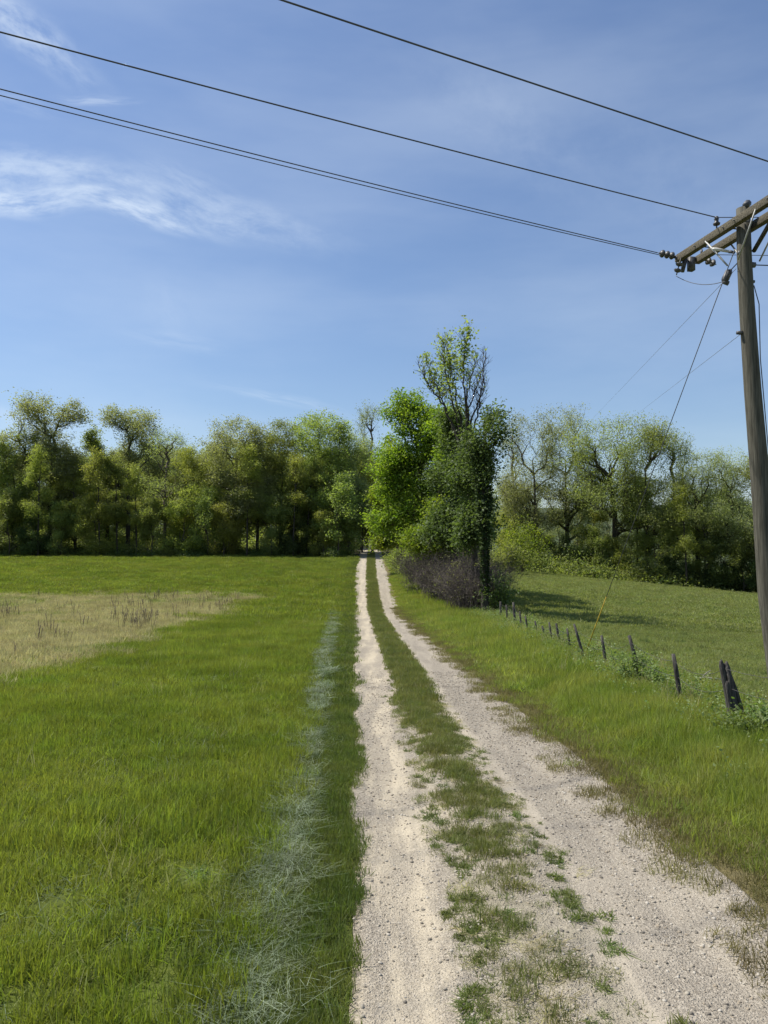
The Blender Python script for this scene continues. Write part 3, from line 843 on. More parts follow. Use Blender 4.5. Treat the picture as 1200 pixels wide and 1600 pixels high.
gL, gR = 'trees along the edge of the left wood', 'trees along the far edge of the pasture'
left_trees = [
    ('dense_a', 20, 90, 682, 'broad green tree at the far left end of the left wood', 1.0),
    ('pale_d', 78, 92, 630, 'tallest tree of the left wood, pale crown standing above its neighbours', 1.25),
    ('slim_a', 137, 97, 672, 'small rounded treetop in the dip between the two tallest left trees', 1.0),
    ('pale_d', 200, 95, 640, 'tall pale tree with dark forked upper trunk rising above the left wood', 1.1),
    ('dense_b', 118, 89, 722, 'yellow green tree below the tallest tree of the left wood', 1.1),
    ('slim_a', 184, 87.5, 712, 'slender tree with straight dark trunk under the forked pale tree', .9),
    ('bare_a', 258, 87.5, 676, 'thinly leaved tree with bare forking limbs in the left wood', 1.15),
    ('slim_b', 214, 87.2, 730, 'thin young tree beside the slender straight trunk in the left wood', .9),
    ('dense_d', 308, 91, 702, 'lower yellow green tree in the gap where the far hill shows', 1.15),
    ('dense_c', 366, 89, 657, 'big pale domed tree with thick dark forked trunk in the left wood', 1.05),
    ('dense_a', 438, 91, 666, 'flat topped green tree right of the big domed tree', .95),
    ('airy_c', 402, 88, 700, 'olive tree with dark slanting limbs between domed and flat topped trees', 1.0),
    ('dense_a', 500, 92, 652, 'rounded green tree crown highest near the lane in the left wood', 1.2),
    ('dense_c', 545, 94, 676, 'pale green tree behind the trees nearest the lane mouth', .8),
    ('slim_a', 478, 87.5, 735, 'fresh green slim tree standing in front of the rounded crown', 1.15),
    ('low_a', 528, 86.5, 742, 'bushy green tree drooping beside the left edge of the lane', 1.0),
    ('bare_a', 582, 98, 636, 'open thin crowned tree showing sky just left of the leafy roadside trees', .7),
    ('dense_b', 566, 97, 716, 'green tree arching over the shaded lane mouth', .7),
    ('slim_b', 156, 86.3, 705, 'slender tree with dark trunk standing at the wood edge, first of the thin pair', .9),
    ('slim_b', 386, 85.8, 700, 'thin tree with dark bare trunk in front of the big domed tree', 1.0),
    ('slim_b', 458, 86.2, 712, 'thin yellow green tree with bare trunk in front of the flat topped tree', .9),
    ('slim_b', 60, 86.2, 700, 'thin tree with bare trunk in front of the tallest pale tree', .9),
    ('dense_a', -70, 91, 665, 'broad tree just past the left end of the wood in view', 1.1),
    ('dense_c', -160, 92, 655, 'pale broad tree farther along the wood edge to the left', 1.1),
    ('dense_b', -250, 92, 675, 'green tree farthest along the wood edge to the left', 1.1),
]
for i, (kd, px, y, ty_, lb, wd) in enumerate(left_trees):
    plant(kd, px, y, ty_, lb, wd, group=gL, rz=i * 1.7)
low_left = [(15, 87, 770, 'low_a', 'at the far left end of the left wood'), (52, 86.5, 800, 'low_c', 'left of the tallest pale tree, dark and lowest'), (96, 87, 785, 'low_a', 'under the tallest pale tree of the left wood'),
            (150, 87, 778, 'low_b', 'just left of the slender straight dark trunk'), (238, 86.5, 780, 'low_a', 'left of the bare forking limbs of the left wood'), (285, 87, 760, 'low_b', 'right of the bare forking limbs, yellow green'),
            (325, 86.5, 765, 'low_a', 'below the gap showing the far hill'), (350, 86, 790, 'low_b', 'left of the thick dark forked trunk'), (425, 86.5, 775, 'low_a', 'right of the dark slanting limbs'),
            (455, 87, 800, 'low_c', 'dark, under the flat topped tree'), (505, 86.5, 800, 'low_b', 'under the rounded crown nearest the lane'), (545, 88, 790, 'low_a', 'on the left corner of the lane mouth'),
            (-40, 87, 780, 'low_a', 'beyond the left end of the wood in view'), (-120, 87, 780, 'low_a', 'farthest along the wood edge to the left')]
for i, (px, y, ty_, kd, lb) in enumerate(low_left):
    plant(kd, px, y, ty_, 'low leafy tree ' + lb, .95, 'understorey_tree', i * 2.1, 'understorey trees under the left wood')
right_trees = [
    ('bare_a', 803, 105, 682, 'almost bare leaning tree beside the roadside clump', .8),
    ('airy_a', 838, 100, 648, 'tall pale tree with narrow twin topped crown at the pasture edge', .85),
    ('airy_a', 886, 103, 648, 'tall airy pale tree beside the narrow twin topped one', .85),
    ('airy_b', 962, 97, 660, 'big spreading tree with thick dark trunk and heavy limbs at pasture edge', 1.05),
    ('airy_c', 1012, 94, 664, 'straight dark trunked tree right of the big spreading tree', .9),
    ('bare_a', 1052, 94, 680, 'thinly leaved tree with fine twigs right of the straight trunked tree', .9),
    ('airy_b', 1090, 92, 712, 'low crowned olive tree with limbs sweeping right at the pasture edge', .85),
    ('airy_a', 1150, 91, 710, 'olive tree just left of the utility pole at the pasture edge', 1.0),
    ('airy_c', 1200, 90, 716, 'tree behind the utility pole at the pasture edge', 1.1),
    ('slim_b', 925, 98, 735, 'thin young tree in the gap left of the big spreading tree', 1.0),
    ('slim_b', 1072, 90, 760, 'thin leaning tree under the low crowned olive tree', 1.0),
    ('slim_b', 995, 97, 745, 'thin young tree behind the straight dark trunk', .9),
    ('airy_b', 1275, 88, 690, 'broad airy tree right of the utility pole', .9),
    ('airy_a', 1350, 87, 690, 'tall airy tree farther right along the pasture edge', .9),
]
for i, (kd, px, y, ty_, lb, wd) in enumerate(right_trees):
    plant(kd, px, y, ty_, lb, wd, group=gR, rz=i * 2.3 + .4)
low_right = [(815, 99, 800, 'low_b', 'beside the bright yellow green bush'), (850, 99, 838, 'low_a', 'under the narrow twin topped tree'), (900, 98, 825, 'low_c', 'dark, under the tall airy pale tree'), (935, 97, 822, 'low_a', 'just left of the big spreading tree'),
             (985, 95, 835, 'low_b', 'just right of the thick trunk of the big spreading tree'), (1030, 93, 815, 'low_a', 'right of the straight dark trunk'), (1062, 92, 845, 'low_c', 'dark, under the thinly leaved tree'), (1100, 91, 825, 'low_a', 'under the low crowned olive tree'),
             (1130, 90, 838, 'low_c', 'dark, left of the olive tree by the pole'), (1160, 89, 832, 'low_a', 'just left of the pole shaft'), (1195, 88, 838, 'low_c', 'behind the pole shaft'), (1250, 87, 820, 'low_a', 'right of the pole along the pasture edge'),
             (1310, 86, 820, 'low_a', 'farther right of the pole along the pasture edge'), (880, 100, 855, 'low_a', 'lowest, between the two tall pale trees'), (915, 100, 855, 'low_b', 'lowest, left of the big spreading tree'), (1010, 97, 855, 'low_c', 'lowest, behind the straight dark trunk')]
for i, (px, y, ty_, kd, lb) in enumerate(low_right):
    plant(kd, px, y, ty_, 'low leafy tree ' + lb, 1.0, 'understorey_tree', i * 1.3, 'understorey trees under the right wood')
# trees closing over the lane where it enters the wood
for i, (X_, y, h, kd, lb) in enumerate([(-7.5, 90, 11, 'dense_a', 'left of the lane mouth, first inside the wood'), (2.6, 86, 8, 'low_a', 'right of the lane mouth, first inside the wood'), (-7.0, 99, 12, 'dense_c', 'left of the lane, second inside the wood'), (3.0, 96, 12, 'dense_a', 'right of the lane, second inside the wood'),
                                 (-6.5, 110, 13, 'dense_d', 'left of the lane, third inside the wood'), (3.4, 107, 13, 'dense_c', 'right of the lane, third inside the wood'), (-3.2, 132, 12, 'low_c', 'closing the end of the lane, left'), (.6, 133, 12, 'low_a', 'closing the end of the lane, right'), (-1.4, 138, 14, 'dense_a', 'closing the end of the lane, middle and tallest')]):
    plant(kd, 600 + X_ / y * F, y, 0, 'leafy tree ' + lb, .8, 'tree', i * 1.9, 'trees around the shaded lane mouth', h=h)
# deeper rows of each wood
g_ = np.random.RandomState(5)
for i in range(44):
    px = -260 + i * 19.5 + g_.uniform(-8, 8); y = g_.uniform(101, 128)
    if px > 590: continue
    plant(['dense_a', 'dense_b', 'dense_c', 'dense_d'][i % 4], px, y, g_.uniform(694, 722), 'green tree deep in the left wood behind its front row', .95, 'tree', g_.uniform(0, 6), 'trees deep in the left wood')
for i in range(26):
    px = 640 + i * 29 + g_.uniform(-10, 10); y = g_.uniform(112, 150)
    plant(['airy_c', 'slim_b', 'slim_a', 'airy_a'][i % 4], px, y, g_.uniform(745, 800), 'slim tree deep in the right wood behind its front row', .9, 'tree', g_.uniform(0, 6), 'trees deep in the right wood')

# hazy hill seen over the left wood, and the rise of wooded ground behind
hx = np.linspace(-700, 700, 150); hy = np.linspace(240, 620, 40)
HX, HY = np.meshgrid(hx, hy)
HZ = -14 + 22 * sstep(240, 330, HY) + (40 * np.exp(-((HX + 105) / 130) ** 2) + 16 * np.exp(-((HX - 180) / 160) ** 2)) * sstep(300, 460, HY) + 5 * sstep(240, 330, HY) * vnoise(HX, HY, 18, 2)
hm = plain_mat('wooded_hill', (.045, .065, .035), (.085, .105, .055), .06, 1.0, bump=.0)
tag(obj('hill', mesh_np('hill', np.stack([HX.ravel(), HY.ravel(), HZ.ravel()], 1), [grid_faces(len(hx), len(hy))], hm, True)), 'low wooded hill far behind the left wood', kind='structure')


# undergrowth along the feet of both woods
def bush_mesh(seed, mat, R=1.2, H=1.2, n=1500, size=.105):
    g = np.random.RandomState(seed)
    c = g.normal(0, .45, (n, 3)) * np.array([R, R, 0]); c[:, 2] = np.abs(g.normal(0, .5, n)) * H * np.exp(-(c[:, 0] ** 2 + c[:, 1] ** 2) / R / R)
    v, q = leaves_v(c, size * g.uniform(.6, 1.4, n), g, .6)
    return mesh_np('bush', v, [q], M[mat])
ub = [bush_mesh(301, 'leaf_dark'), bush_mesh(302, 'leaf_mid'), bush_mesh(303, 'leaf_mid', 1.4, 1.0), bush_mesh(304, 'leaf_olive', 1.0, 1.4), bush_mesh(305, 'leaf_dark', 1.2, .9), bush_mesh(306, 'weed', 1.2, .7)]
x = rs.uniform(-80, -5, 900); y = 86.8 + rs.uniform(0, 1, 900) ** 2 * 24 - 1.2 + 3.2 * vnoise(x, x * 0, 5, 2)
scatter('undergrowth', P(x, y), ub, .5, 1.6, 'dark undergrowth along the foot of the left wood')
x = rs.uniform(-95, -6, 420); y = rs.uniform(96, 125, 420)
scatter('undergrowth', P(x, y), ub[:4], 1.8, 3.0, 'tall undergrowth deep inside the left wood')
x = rs.uniform(8, 75, 900); y = 96 - .22 * (x - 15) + rs.uniform(0, 1, 900) ** 1.6 * 40
x = np.concatenate([x, rs.uniform(5, 90, 500)]); y = np.concatenate([y, rs.uniform(104, 150, 500)])
scatter('undergrowth', P(x, y), ub, 1.2, 2.6, 'dark undergrowth along the foot of the right wood')


# ---- roadside clump: each tree built to its own outline
def lob(px, py, y, rx_px, rz_px, w=1.0, off=0.0, ry=None):
    p = ray(px, py, y + off); s = y / F
    return (p[0], p[1], p[2], rx_px * s, (ry if ry else rx_px * s), rz_px * s, w)


def custom_tree(name, label, seed, px, y, trunk_pts, lobes, ntips, per, sig, size, mat, bark='bark', rb=.18, cb=2.5, inner=0, group='trees crowding the right side of the lane', shell=.3, rise=.6, tipr=.010, squash=.8):
    g = np.random.RandomState(seed)
    b = base(px, y); b[2] -= .1
    tr = [np.zeros(3)] + [ray(a, c_, y) - b for a, c_ in trunk_pts]
    L = [(l[0] - b[0], l[1] - b[1], l[2] - b[2], *l[3:]) for l in lobes]
    tips = in_lobes(L, ntips, g, shell); tips = tips[tips[:, 2] > .6]
    tm, arr, r = branch_tree(g, tr, tips, cb, rb, seg=.5, tipr=tipr, bark=bark, rise=rise)
    lt = tips
    if inner:
        thin = arr[(r < .04) & (arr[:, 2] > cb)]; lt = np.concatenate([lt, thin[g.randint(0, len(thin), inner)]])
    cm = make_crown(g, lt, per, sig, size, mat, squash=squash)
    rt = empty(name, b)
    obj('trunk', tm, rt); obj('crown', cm, rt)
    tag(rt, label, 'tree', group)
    return rt, tips, arr, r, b


custom_tree('maple_tree', 'bright green full crowned tree leaning over the lane, largest of the roadside clump', 21, 672, 50, [(668, 860), (662, 790), (655, 720), (645, 665)],
            [lob(638, 648, 50, 36, 34, 1.3), lob(672, 655, 50, 38, 34, 1.3), lob(705, 665, 46, 30, 34, 1.0), lob(720, 710, 46, 30, 40, 1.0), lob(622, 705, 50, 30, 30, 1.1), lob(665, 710, 50, 46, 40, 1.6), lob(628, 740, 50, 36, 34, 1.3), lob(636, 765, 50, 50, 36, 1.5), lob(615, 805, 50, 36, 28, 1.0), lob(690, 770, 50, 38, 40, 1.2),
             lob(650, 815, 50, 48, 28, 1.2), lob(705, 690, 50, 30, 38, .9), lob(692, 830, 50, 44, 30, 1.1), lob(720, 760, 50, 36, 50, 1.2)], 1250, 46, .30, .17, 'leaf_bright', rb=.22, cb=2.0, inner=320)
custom_tree('overhanging_tree', 'low yellow green tree whose boughs hang over the lane mouth', 22, 628, 62, [(626, 850), (618, 800), (610, 765)],
            [lob(598, 775, 62, 22, 16, 1), lob(600, 815, 62, 26, 18, 1), lob(622, 790, 62, 22, 28, .9), lob(596, 842, 62, 20, 11, .7), lob(630, 840, 62, 22, 16, .7), lob(628, 745, 62, 18, 18, .5)], 380, 50, .36, .19, 'leaf_bright', rb=.13, cb=1.4)
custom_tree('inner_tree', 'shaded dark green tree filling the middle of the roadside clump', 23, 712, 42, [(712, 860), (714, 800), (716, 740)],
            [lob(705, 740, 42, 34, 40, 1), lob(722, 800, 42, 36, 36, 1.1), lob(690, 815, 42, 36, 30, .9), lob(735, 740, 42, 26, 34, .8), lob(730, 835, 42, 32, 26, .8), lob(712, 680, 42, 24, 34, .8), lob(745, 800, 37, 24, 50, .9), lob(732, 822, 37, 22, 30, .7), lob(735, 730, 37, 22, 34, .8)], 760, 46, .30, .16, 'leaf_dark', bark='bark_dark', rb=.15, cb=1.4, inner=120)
custom_tree('lower_tree', 'bushy green tree in front of the roadside clump beside the thicket', 26, 690, 45, [(690, 870), (688, 830)],
            [lob(660, 845, 45, 34, 20, 1), lob(700, 840, 45, 36, 24, 1), lob(730, 835, 45, 26, 26, .8), lob(690, 800, 45, 30, 26, .8), lob(672, 846, 45, 40, 16, .9), lob(725, 846, 45, 30, 16, .6)], 420, 50, .36, .16, 'leaf_bright', rb=.10, cb=1.2)

# tall half-bare tree: long limbs fanning upwards, leaves only on the left ones
g = np.random.RandomState(24)
b = base(742, 38); b[2] -= .1
limbs = [([(738, 800), (726, 690), (712, 610), (704, 575), (702, 535)], 1), ([(738, 800), (722, 700), (698, 640), (684, 600), (668, 560)], 1), ([(740, 800), (730, 700), (722, 620), (718, 575), (724, 545)], 1),
         ([(740, 800), (733, 700), (734, 640), (748, 600), (764, 550)], 0), ([(740, 800), (733, 690), (728, 620), (736, 590), (742, 565)], 0), ([(740, 800), (734, 720), (742, 660), (750, 630), (758, 600)], 0),
         ([(738, 800), (718, 690), (690, 630), (672, 610), (655, 580)], 0), ([(740, 820), (738, 740), (756, 690), (766, 665), (778, 650)], 1), ([(738, 800), (722, 690), (706, 630), (694, 580), (690, 545)], 1),
         ([(740, 800), (730, 690), (742, 640), (752, 610), (752, 560)], 0)]
mb = MB(); tips = []; tw = []
root_pts = [np.zeros(3)] + [ray(a, c_, 38) - b for a, c_ in [(742, 900), (740, 820), (738, 760)]]
mb.tube(root_pts, [.22, .17, .15, .13], 10, True, .05, g)
for pl_, lf in limbs:
    pts = [ray(a, c_, 38 + g.normal(0, .0)) - b for a, c_ in pl_]
    off = g.normal(0, 1.0, 1)[0]
    pts = np.array([p + np.array([0, off * (i / 4) ** 1.2, 0]) for i, p in enumerate(pts)])
    tt = np.linspace(0, 4, 22); pp = np.stack([np.interp(tt, np.arange(5), pts[:, j]) for j in range(3)], 1)
    pp[1:-1] = (pp[:-2] + pp[1:-1] * 2 + pp[2:]) / 4; pp += g.normal(0, .035, pp.shape)
    mb.tube(pp, np.linspace(.075, .012, 22), 5, True, 0, g)
    for j in range(8, 22):
        for _ in range(3 if j > 11 else 1):
            L = g.uniform(.5, 1.3) * (1 - (j - 8) / 26)
            d = np.array([g.normal(0, .45), g.normal(0, .45), g.uniform(.7, 1.2)]); d /= np.linalg.norm(d)
            e1 = pp[j] + d * L * .5 + g.normal(0, .05, 3); e2 = pp[j] + d * L + g.normal(0, .08, 3)
            mb.tube([pp[j], e1, e2], [.014, .009, .005], 3, False)
            for _2 in range(2):
                d2 = d + g.normal(0, .45, 3); d2 /= np.linalg.norm(d2)
                mb.tube([e1, e1 + d2 * L * .55], [.008, .004], 3, False)
            if lf and g.uniform() < .5: tips.append(e2); tips.append(e1)
            elif g.uniform() < .07: tips.append(e2)
rt = empty('half_bare_tree', b)
obj('trunk', mb.mesh('trunk', M['bark_dark'], True), rt)
obj('crown', make_crown(g, np.array(tips), 17, .20, .15, 'leaf_mid'), rt)
tag(rt, 'tallest half bare tree with upright limbs fanning above the roadside clump', 'tree', 'trees crowding the right side of the lane')

# ivy-clad tree
rt, tips, arr, r, b = custom_tree('ivy_tree', 'dark tree with ivy smothered trunk at the near end of the roadside clump', 25, 757, 35, [(757, 900), (756, 820), (755, 760), (754, 710), (760, 675)],
            [lob(760, 710, 35, 20, 26, 1), lob(738, 700, 35, 16, 34, .8), lob(778, 680, 35, 9, 34, .5), lob(764, 672, 35, 8, 30, .4), lob(755, 745, 35, 18, 36, 1.0), lob(752, 795, 35, 13, 36, .4)], 300, 20, .30, .14, 'leaf_dark', bark='bark_dark', rb=.20, cb=1.5, tipr=.009)
g = np.random.RandomState(26)
zz = g.uniform(.12, 1, 3800) ** .9 * 7.6; aa = g.uniform(0, 6.283, 3800)
spine = [np.zeros(3)] + [ray(a, c_, 35) - b for a, c_ in [(757, 900), (756, 820), (755, 760), (754, 710), (760, 675)]]; spine = np.array(spine)
sx_ = np.interp(zz, spine[:, 2], spine[:, 0]); sy_ = np.interp(zz, spine[:, 2], spine[:, 1])
rr = (.20 + .14 * sstep(3.0, 5.5, zz)) * (1 - .4 * sstep(7.5, 9.5, zz)) * g.uniform(.5, 1.15, 3800) * (.75 + .5 * vnoise(zz, aa, .9, 4))
v, q = leaves_v(np.stack([sx_ + np.cos(aa) * rr, sy_ + np.sin(aa) * rr, zz], 1), g.uniform(.08, .17, 3800), g, .1, .85)
obj('ivy', mesh_np('ivy', v, [q], M['ivy']), rt)

# bare bramble thicket along the verge, two masses
def thicket(label, seed, spots, n, h, spread, tw_r=.007):
    g = np.random.RandomState(seed)
    b = base(*spots[0]); mb = MB()
    ends = []
    for i in range(n):
        s = spots[g.randint(len(spots))]; p0 = base(*s) - b + np.array([g.normal(0, spread), g.normal(0, spread), 0])
        d = np.array([g.normal(0, .35), g.normal(0, .35), 1.0]); L = h * g.uniform(.5, 1.1)
        p1 = p0 + d * L * .45; p2 = p1 + (d + g.normal(0, .5, 3)) * L * .35; p3 = p2 + np.array([g.normal(0, .5), g.normal(0, .5), g.normal(0, .35)]) * L * .4
        mb.tube([p0, p1, p2, p3], [tw_r * 1.8, tw_r * 1.4, tw_r, tw_r * .6], 3, False)
        for pq in (p1, p2, p3, (p1 + p2) / 2, (p2 + p3) / 2):
            for _ in range(2):
                e = pq + g.normal(0, .32, 3) + np.array([0, 0, .12])
                mb.tube([pq, (pq + e) / 2 + g.normal(0, .04, 3), e], [tw_r * .8, tw_r * .6, tw_r * .4], 3, False)
                ends.append(e)
    o = empty('bramble_thicket', b)
    obj('twigs', mb.mesh('twigs', M['twig']), o)
    ends = np.array(ends); ends = ends[g.uniform(0, 1, len(ends)) < .12]
    obj('leaves', make_crown(g, ends, 4, .10, .07, 'leaf_olive'), o)
    tag(o, label, 'thicket', 'bare thickets under the roadside clump')
thicket('leafless purple brown thicket beneath the roadside trees, nearest the camera', 31, [(742, 37.5), (733, 39), (722, 41), (748, 36.5), (738, 38)], 1300, 2.1, .42)
thicket('leafless brown thicket beneath the roadside trees, farther up the lane', 32, [(702, 44), (690, 47), (678, 50), (664, 54), (714, 42.5)], 1700, 2.4, .55)


# leafy shrubs as things
def shrub(name, label, seed, px, y, R, H, n, size, mat, cat='bush', group=None, loc=None):
    g = np.random.RandomState(seed)
    b = base(px, y) if loc is None else np.array(loc)
    mb = MB(); cen = []
    for i in range(max(7, int(R * 16))):
        a = g.uniform(0, 6.283); rr = R * g.uniform(.1, 1); hh = H * g.uniform(.45, 1.05) * (1 - .45 * (rr / R) ** 2)
        e = np.array([math.cos(a) * rr, math.sin(a) * rr, hh]); m_ = e * np.array([.4, .4, .6])
        mb.tube([np.zeros(3), m_, e], [.012, .008, .004], 4, False)
        for f in (0.5, .7, .85, 1.0, 1.0): cen.append(m_ + (e - m_) * (f - .5) * 2)
    cen = np.array(cen); c = cen[g.randint(0, len(cen), n)] + g.normal(0, .16 * R + .03, (n, 3)); c[:, 2] = np.maximum(c[:, 2], .03)
    v, q = leaves_v(c, size * g.uniform(.6, 1.4, n), g, .6)
    o = empty(name, b)
    obj('stems', mb.mesh('stems', M['stalk']), o); obj('leaves', mesh_np('leaves', v, [q], M[mat]), o)
    tag(o, label, cat, group)
    return o


gb = 'bushes along the lane and fence'
shrub('roadside_shrub', 'sunlit green shrub on the right of the lane where it enters the wood', 41, 622, 66, 1.5, 2.0, 2600, .15, 'leaf_mid', group=gb)
shrub('roadside_shrub', 'low green shrub between sunlit shrub and brown thicket', 42, 640, 60, 1.2, 1.6, 2200, .14, 'leaf_mid', group=gb)
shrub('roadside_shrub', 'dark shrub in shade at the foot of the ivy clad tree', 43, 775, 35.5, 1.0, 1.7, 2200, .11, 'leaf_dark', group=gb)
shrub('yellow_green_bush', 'bright yellow green bush at pasture edge behind the roadside clump', 44, 815, 88, 3.2, 6.0, 4200, .2, 'leaf_bright', group=gb)
shrub('yellow_green_bush', 'lower yellow green bush at pasture edge beside the brighter one', 45, 795, 80, 2.2, 3.2, 2800, .19, 'leaf_mid', group=gb)
shrub('fence_bush', 'leafy bush smothering the leaning fence post', 46, 990, 14.2, .34, .62, 950, .055, 'weed', group=gb)
shrub('fence_bush', 'small leafy bush right of the leaning fence post', 47, 1022, 13.8, .24, .42, 520, .05, 'weed', group=gb)
shrub('fence_bush', 'leafy bush at the foot of the thick broken post', 48, 1150, 10.0, .36, .42, 950, .05, 'weed', group=gb)
shrub('fence_bush', 'dark leafy bush at the right edge beside the thick broken post', 49, 1192, 10.2, .34, .40, 800, .05, 'weed', group=gb)
shrub('lane_shrub', 'low weedy shrub on the left corner of the lane mouth', 50, 520, 84.5, 1.1, 1.0, 900, .16, 'weed', group=gb)
# weeds under the fence
def weed_mesh(seed):
    g = np.random.RandomState(seed); c = []; n = 70
    for i in range(6):
        a = g.uniform(0, 6.28); h = g.uniform(.15, .45)
        for j in range(12):
            f = j / 12; c.append((math.cos(a) * .14 * f + g.normal(0, .03), math.sin(a) * .14 * f + g.normal(0, .03), h * f))
    c = np.array(c); v, q = leaves_v(c, g.uniform(.025, .055, len(c)), g, .4)
    return mesh_np('weed', v, [q], M['weed'])
x, y = region(4200, 7, 44, lambda q: 3.6 + 0 * q, lambda q: 6.4 + 0 * q, power=0)
kx = rs.uniform(0, 1, len(x)) < np.exp(-((x - 5.0) / .75) ** 2) * (.4 + .6 * vnoise(x, y, 1.1, 7))
scatter('fence_weeds', P(x[kx], y[kx]), [weed_mesh(401 + i) for i in range(4)] + [blades('dry', 18, .12, .2, .5, .006, M['straw'], .35, .4, 410)], .6, 1.3, 'tangle of grey green weeds and dry stems under the wire fence')


# ------------------------------------------------------------------ fence of old posts and rusty wire
fence = empty('wire_fence', base(1052, 13.0))
tag(fence, 'old sagging wire fence on dark uneven posts beside the pasture', 'fence')
f0 = np.array(fence.location)
posts = [  # top pixel, foot pixel, distance, radius, kind, label
    ((1052, 1022), (1060, 1112), 12.4, .038, 'post', None), ((983, 993), (1001, 1085), 14.4, .038, 'post', 'dark thin post leaning left among leaves'),
    ((940, 993), (945, 1060), 16.8, .035, 'post', None), ((897, 975), (912, 1050), 17.9, .032, 'post', None), ((869, 974), (873, 1014), 21.5, .035, 'post', None),
    ((847, 978), (851, 1010), 23.5, .035, 'post', None), ((886, 982), (890, 1030), 19.6, .03, 'post', None), ((858, 972), (861, 1008), 22.4, .03, 'post', None), ((836, 970), (838, 1005), 24.8, .035, 'post', None), ((812, 955), (814, 998), 27.2, .035, 'post', None), ((791, 945), (792, 988), 30.2, .04, 'post', None), ((821, 962), (823, 1000), 26.0, .035, 'post', None), ((802, 941), (804, 992), 28.5, .05, 'post', None), ((782, 940), (781, 984), 32.0, .05, 'post', None)]
fence_top = []
for tp, ft, d, r_, kd, lb in posts:
    b_ = base(ft[0], d) - f0; t_ = ray(tp[0], tp[1], d) - f0
    m_ = MB(); pts = [b_ - (0, 0, .2), b_ * .66 + t_ * .34, b_ * .33 + t_ * .67, t_]
    m_.tube(pts, [r_ * 1.1, r_, r_ * .95, r_ * .8], 7, True, .12)
    o = obj('post', m_.mesh('post', M['post']), fence)
    if lb: o['label'] = lb
    fence_top.append((b_, t_))
# thick broken post with its leaning brace
b_ = base(1143, 10.9) - f0; t_ = ray(1130, 1030, 10.9) - f0
m_ = MB(); gq = np.random.RandomState(77)
for ox, oy, hf, rr_ in [(-.045, 0, 1.0, .042), (.0, .02, .93, .05), (.04, -.01, .97, .04), (.015, -.045, .82, .036), (-.03, -.04, .70, .034), (.05, .035, .6, .03)]:
    off = np.array([ox, oy, 0]); pts = [b_ + off - (0, 0, .2)] + [b_ + off * (1 - .2 * f) + (t_ - b_) * f * hf + gq.normal(0, .006, 3) for f in (.2, .45, .7, .9, .97, 1.0)]
    m_.tube(pts, [rr_ * 1.0, rr_ * .95, rr_ * .85, rr_ * .9, rr_ * .9, rr_ * .6, rr_ * .2], 6, True, .25, gq)
o = obj('post', m_.mesh('post', M['post']), fence); o['label'] = 'thick weathered post, broken at the top and leaning left'
fence_top.insert(0, (b_, t_))
bb = base(1163, 10.9) - f0 + np.array([.03, .1, 0])
m_ = MB(); m_.tube([bb - (0, 0, .1), (bb + t_) / 2 + (.015, 0, 0), t_ + (.06, .03, -.12)], [.035, .034, .03], 6, True, .15)
obj('brace', m_.mesh('brace', M['post']), fence)
b_ = base(1290, 9.0) - f0
m_ = MB(); m_.tube([b_ - (0, 0, .2), b_ + (0, 0, .6), b_ + (.02, 0, 1.15)], [.045, .042, .04], 7, True, .12)
obj('post', m_.mesh('post', M['post']), fence); fence_top.insert(0, (b_, b_ + np.array([0.02, 0, 1.15])))
for fr in (.32, .58, .86):
    m_ = MB(); line = []
    for i in range(len(fence_top) - 1):
        a = fence_top[i][0] + (fence_top[i][1] - fence_top[i][0]) * fr; c_ = fence_top[i + 1][0] + (fence_top[i + 1][1] - fence_top[i + 1][0]) * fr
        for j in range(5):
            f = j / 5; line.append(a * (1 - f) + c_ * f - np.array([0, 0, .28 * f * (1 - f) * (1 + i % 2)]))
    line.append(fence_top[-1][0] + (fence_top[-1][1] - fence_top[-1][0]) * fr)
    m_.tube(line, .0035, 4, False)
    obj('strand', m_.mesh('strand', M['wire']), fence)

# small weathered branch lying in the pasture
fb = empty('fallen_branch', base(1090, 16.0)); g = np.random.RandomState(3)
m_ = MB(); m_.tube([(-.5, .1, .10), (-.2, 0, .05), (.1, .02, .07), (.45, -.05, .04)], [.012, .022, .03, .014], 6, True, .1); m_.tube([(0, .01, .06), (.18, .12, .16), (.3, .2, .2)], [.018, .012, .006], 5); m_.tube([(-.2, 0, .05), (-.32, -.1, .14)], [.015, .006], 5)
obj('branch', m_.mesh('branch', M['dead_wood']), fb)
tag(fb, 'broken grey branch lying in the pasture just left of the thick post', 'branch')


# ------------------------------------------------------------------ utility pole
PY = 12.0
pb = base(1212, PY); top = ray(1163, 326, PY)
pole = empty('utility_pole', pb)
tag(pole, 'weathered wooden utility pole with double crossarm at the right edge', 'utility pole')
T = top - pb
m_ = MB()
ctrl = [ray(a, c_, PY) - pb for a, c_ in [(1201, 930), (1190, 775), (1176, 610), (1167, 480), (1163, 400), (1161, 326)]]
pts = [np.array([0.02, 0, -.3]), np.array([0.02, 0, .4])] + ctrl
m_.tube(pts, [.165, .162, .154, .143, .127, .116, .110, .104], 20, True, .012)
obj('shaft', m_.mesh('shaft', M['pole_wood'], True), pole)
o = None
ac = ray(1160, 352, PY) - pb          # crossarm centre on the pole
ad = np.array([-.30, 1.44, 0.0]); ad /= np.linalg.norm(ad); an = np.array([ad[1], -ad[0], 0]); HALF = 1.50
R_ = np.stack([an, ad, np.array([0, 0, 1.0])], 1)
def on_arm(s, n=0.0, z=0.0): return ac + ad * s + an * n + np.array([0, 0, z])
for sgn in (-1, 1):
    m_ = MB(); m_.box(on_arm(0, sgn * .19), (.052, HALF, .062), R_)
    o = obj('crossarm', m_.mesh('crossarm', M['arm_wood']), pole)
    bv = o.modifiers.new('bevel', 'BEVEL'); bv.width = .008; bv.segments = 2
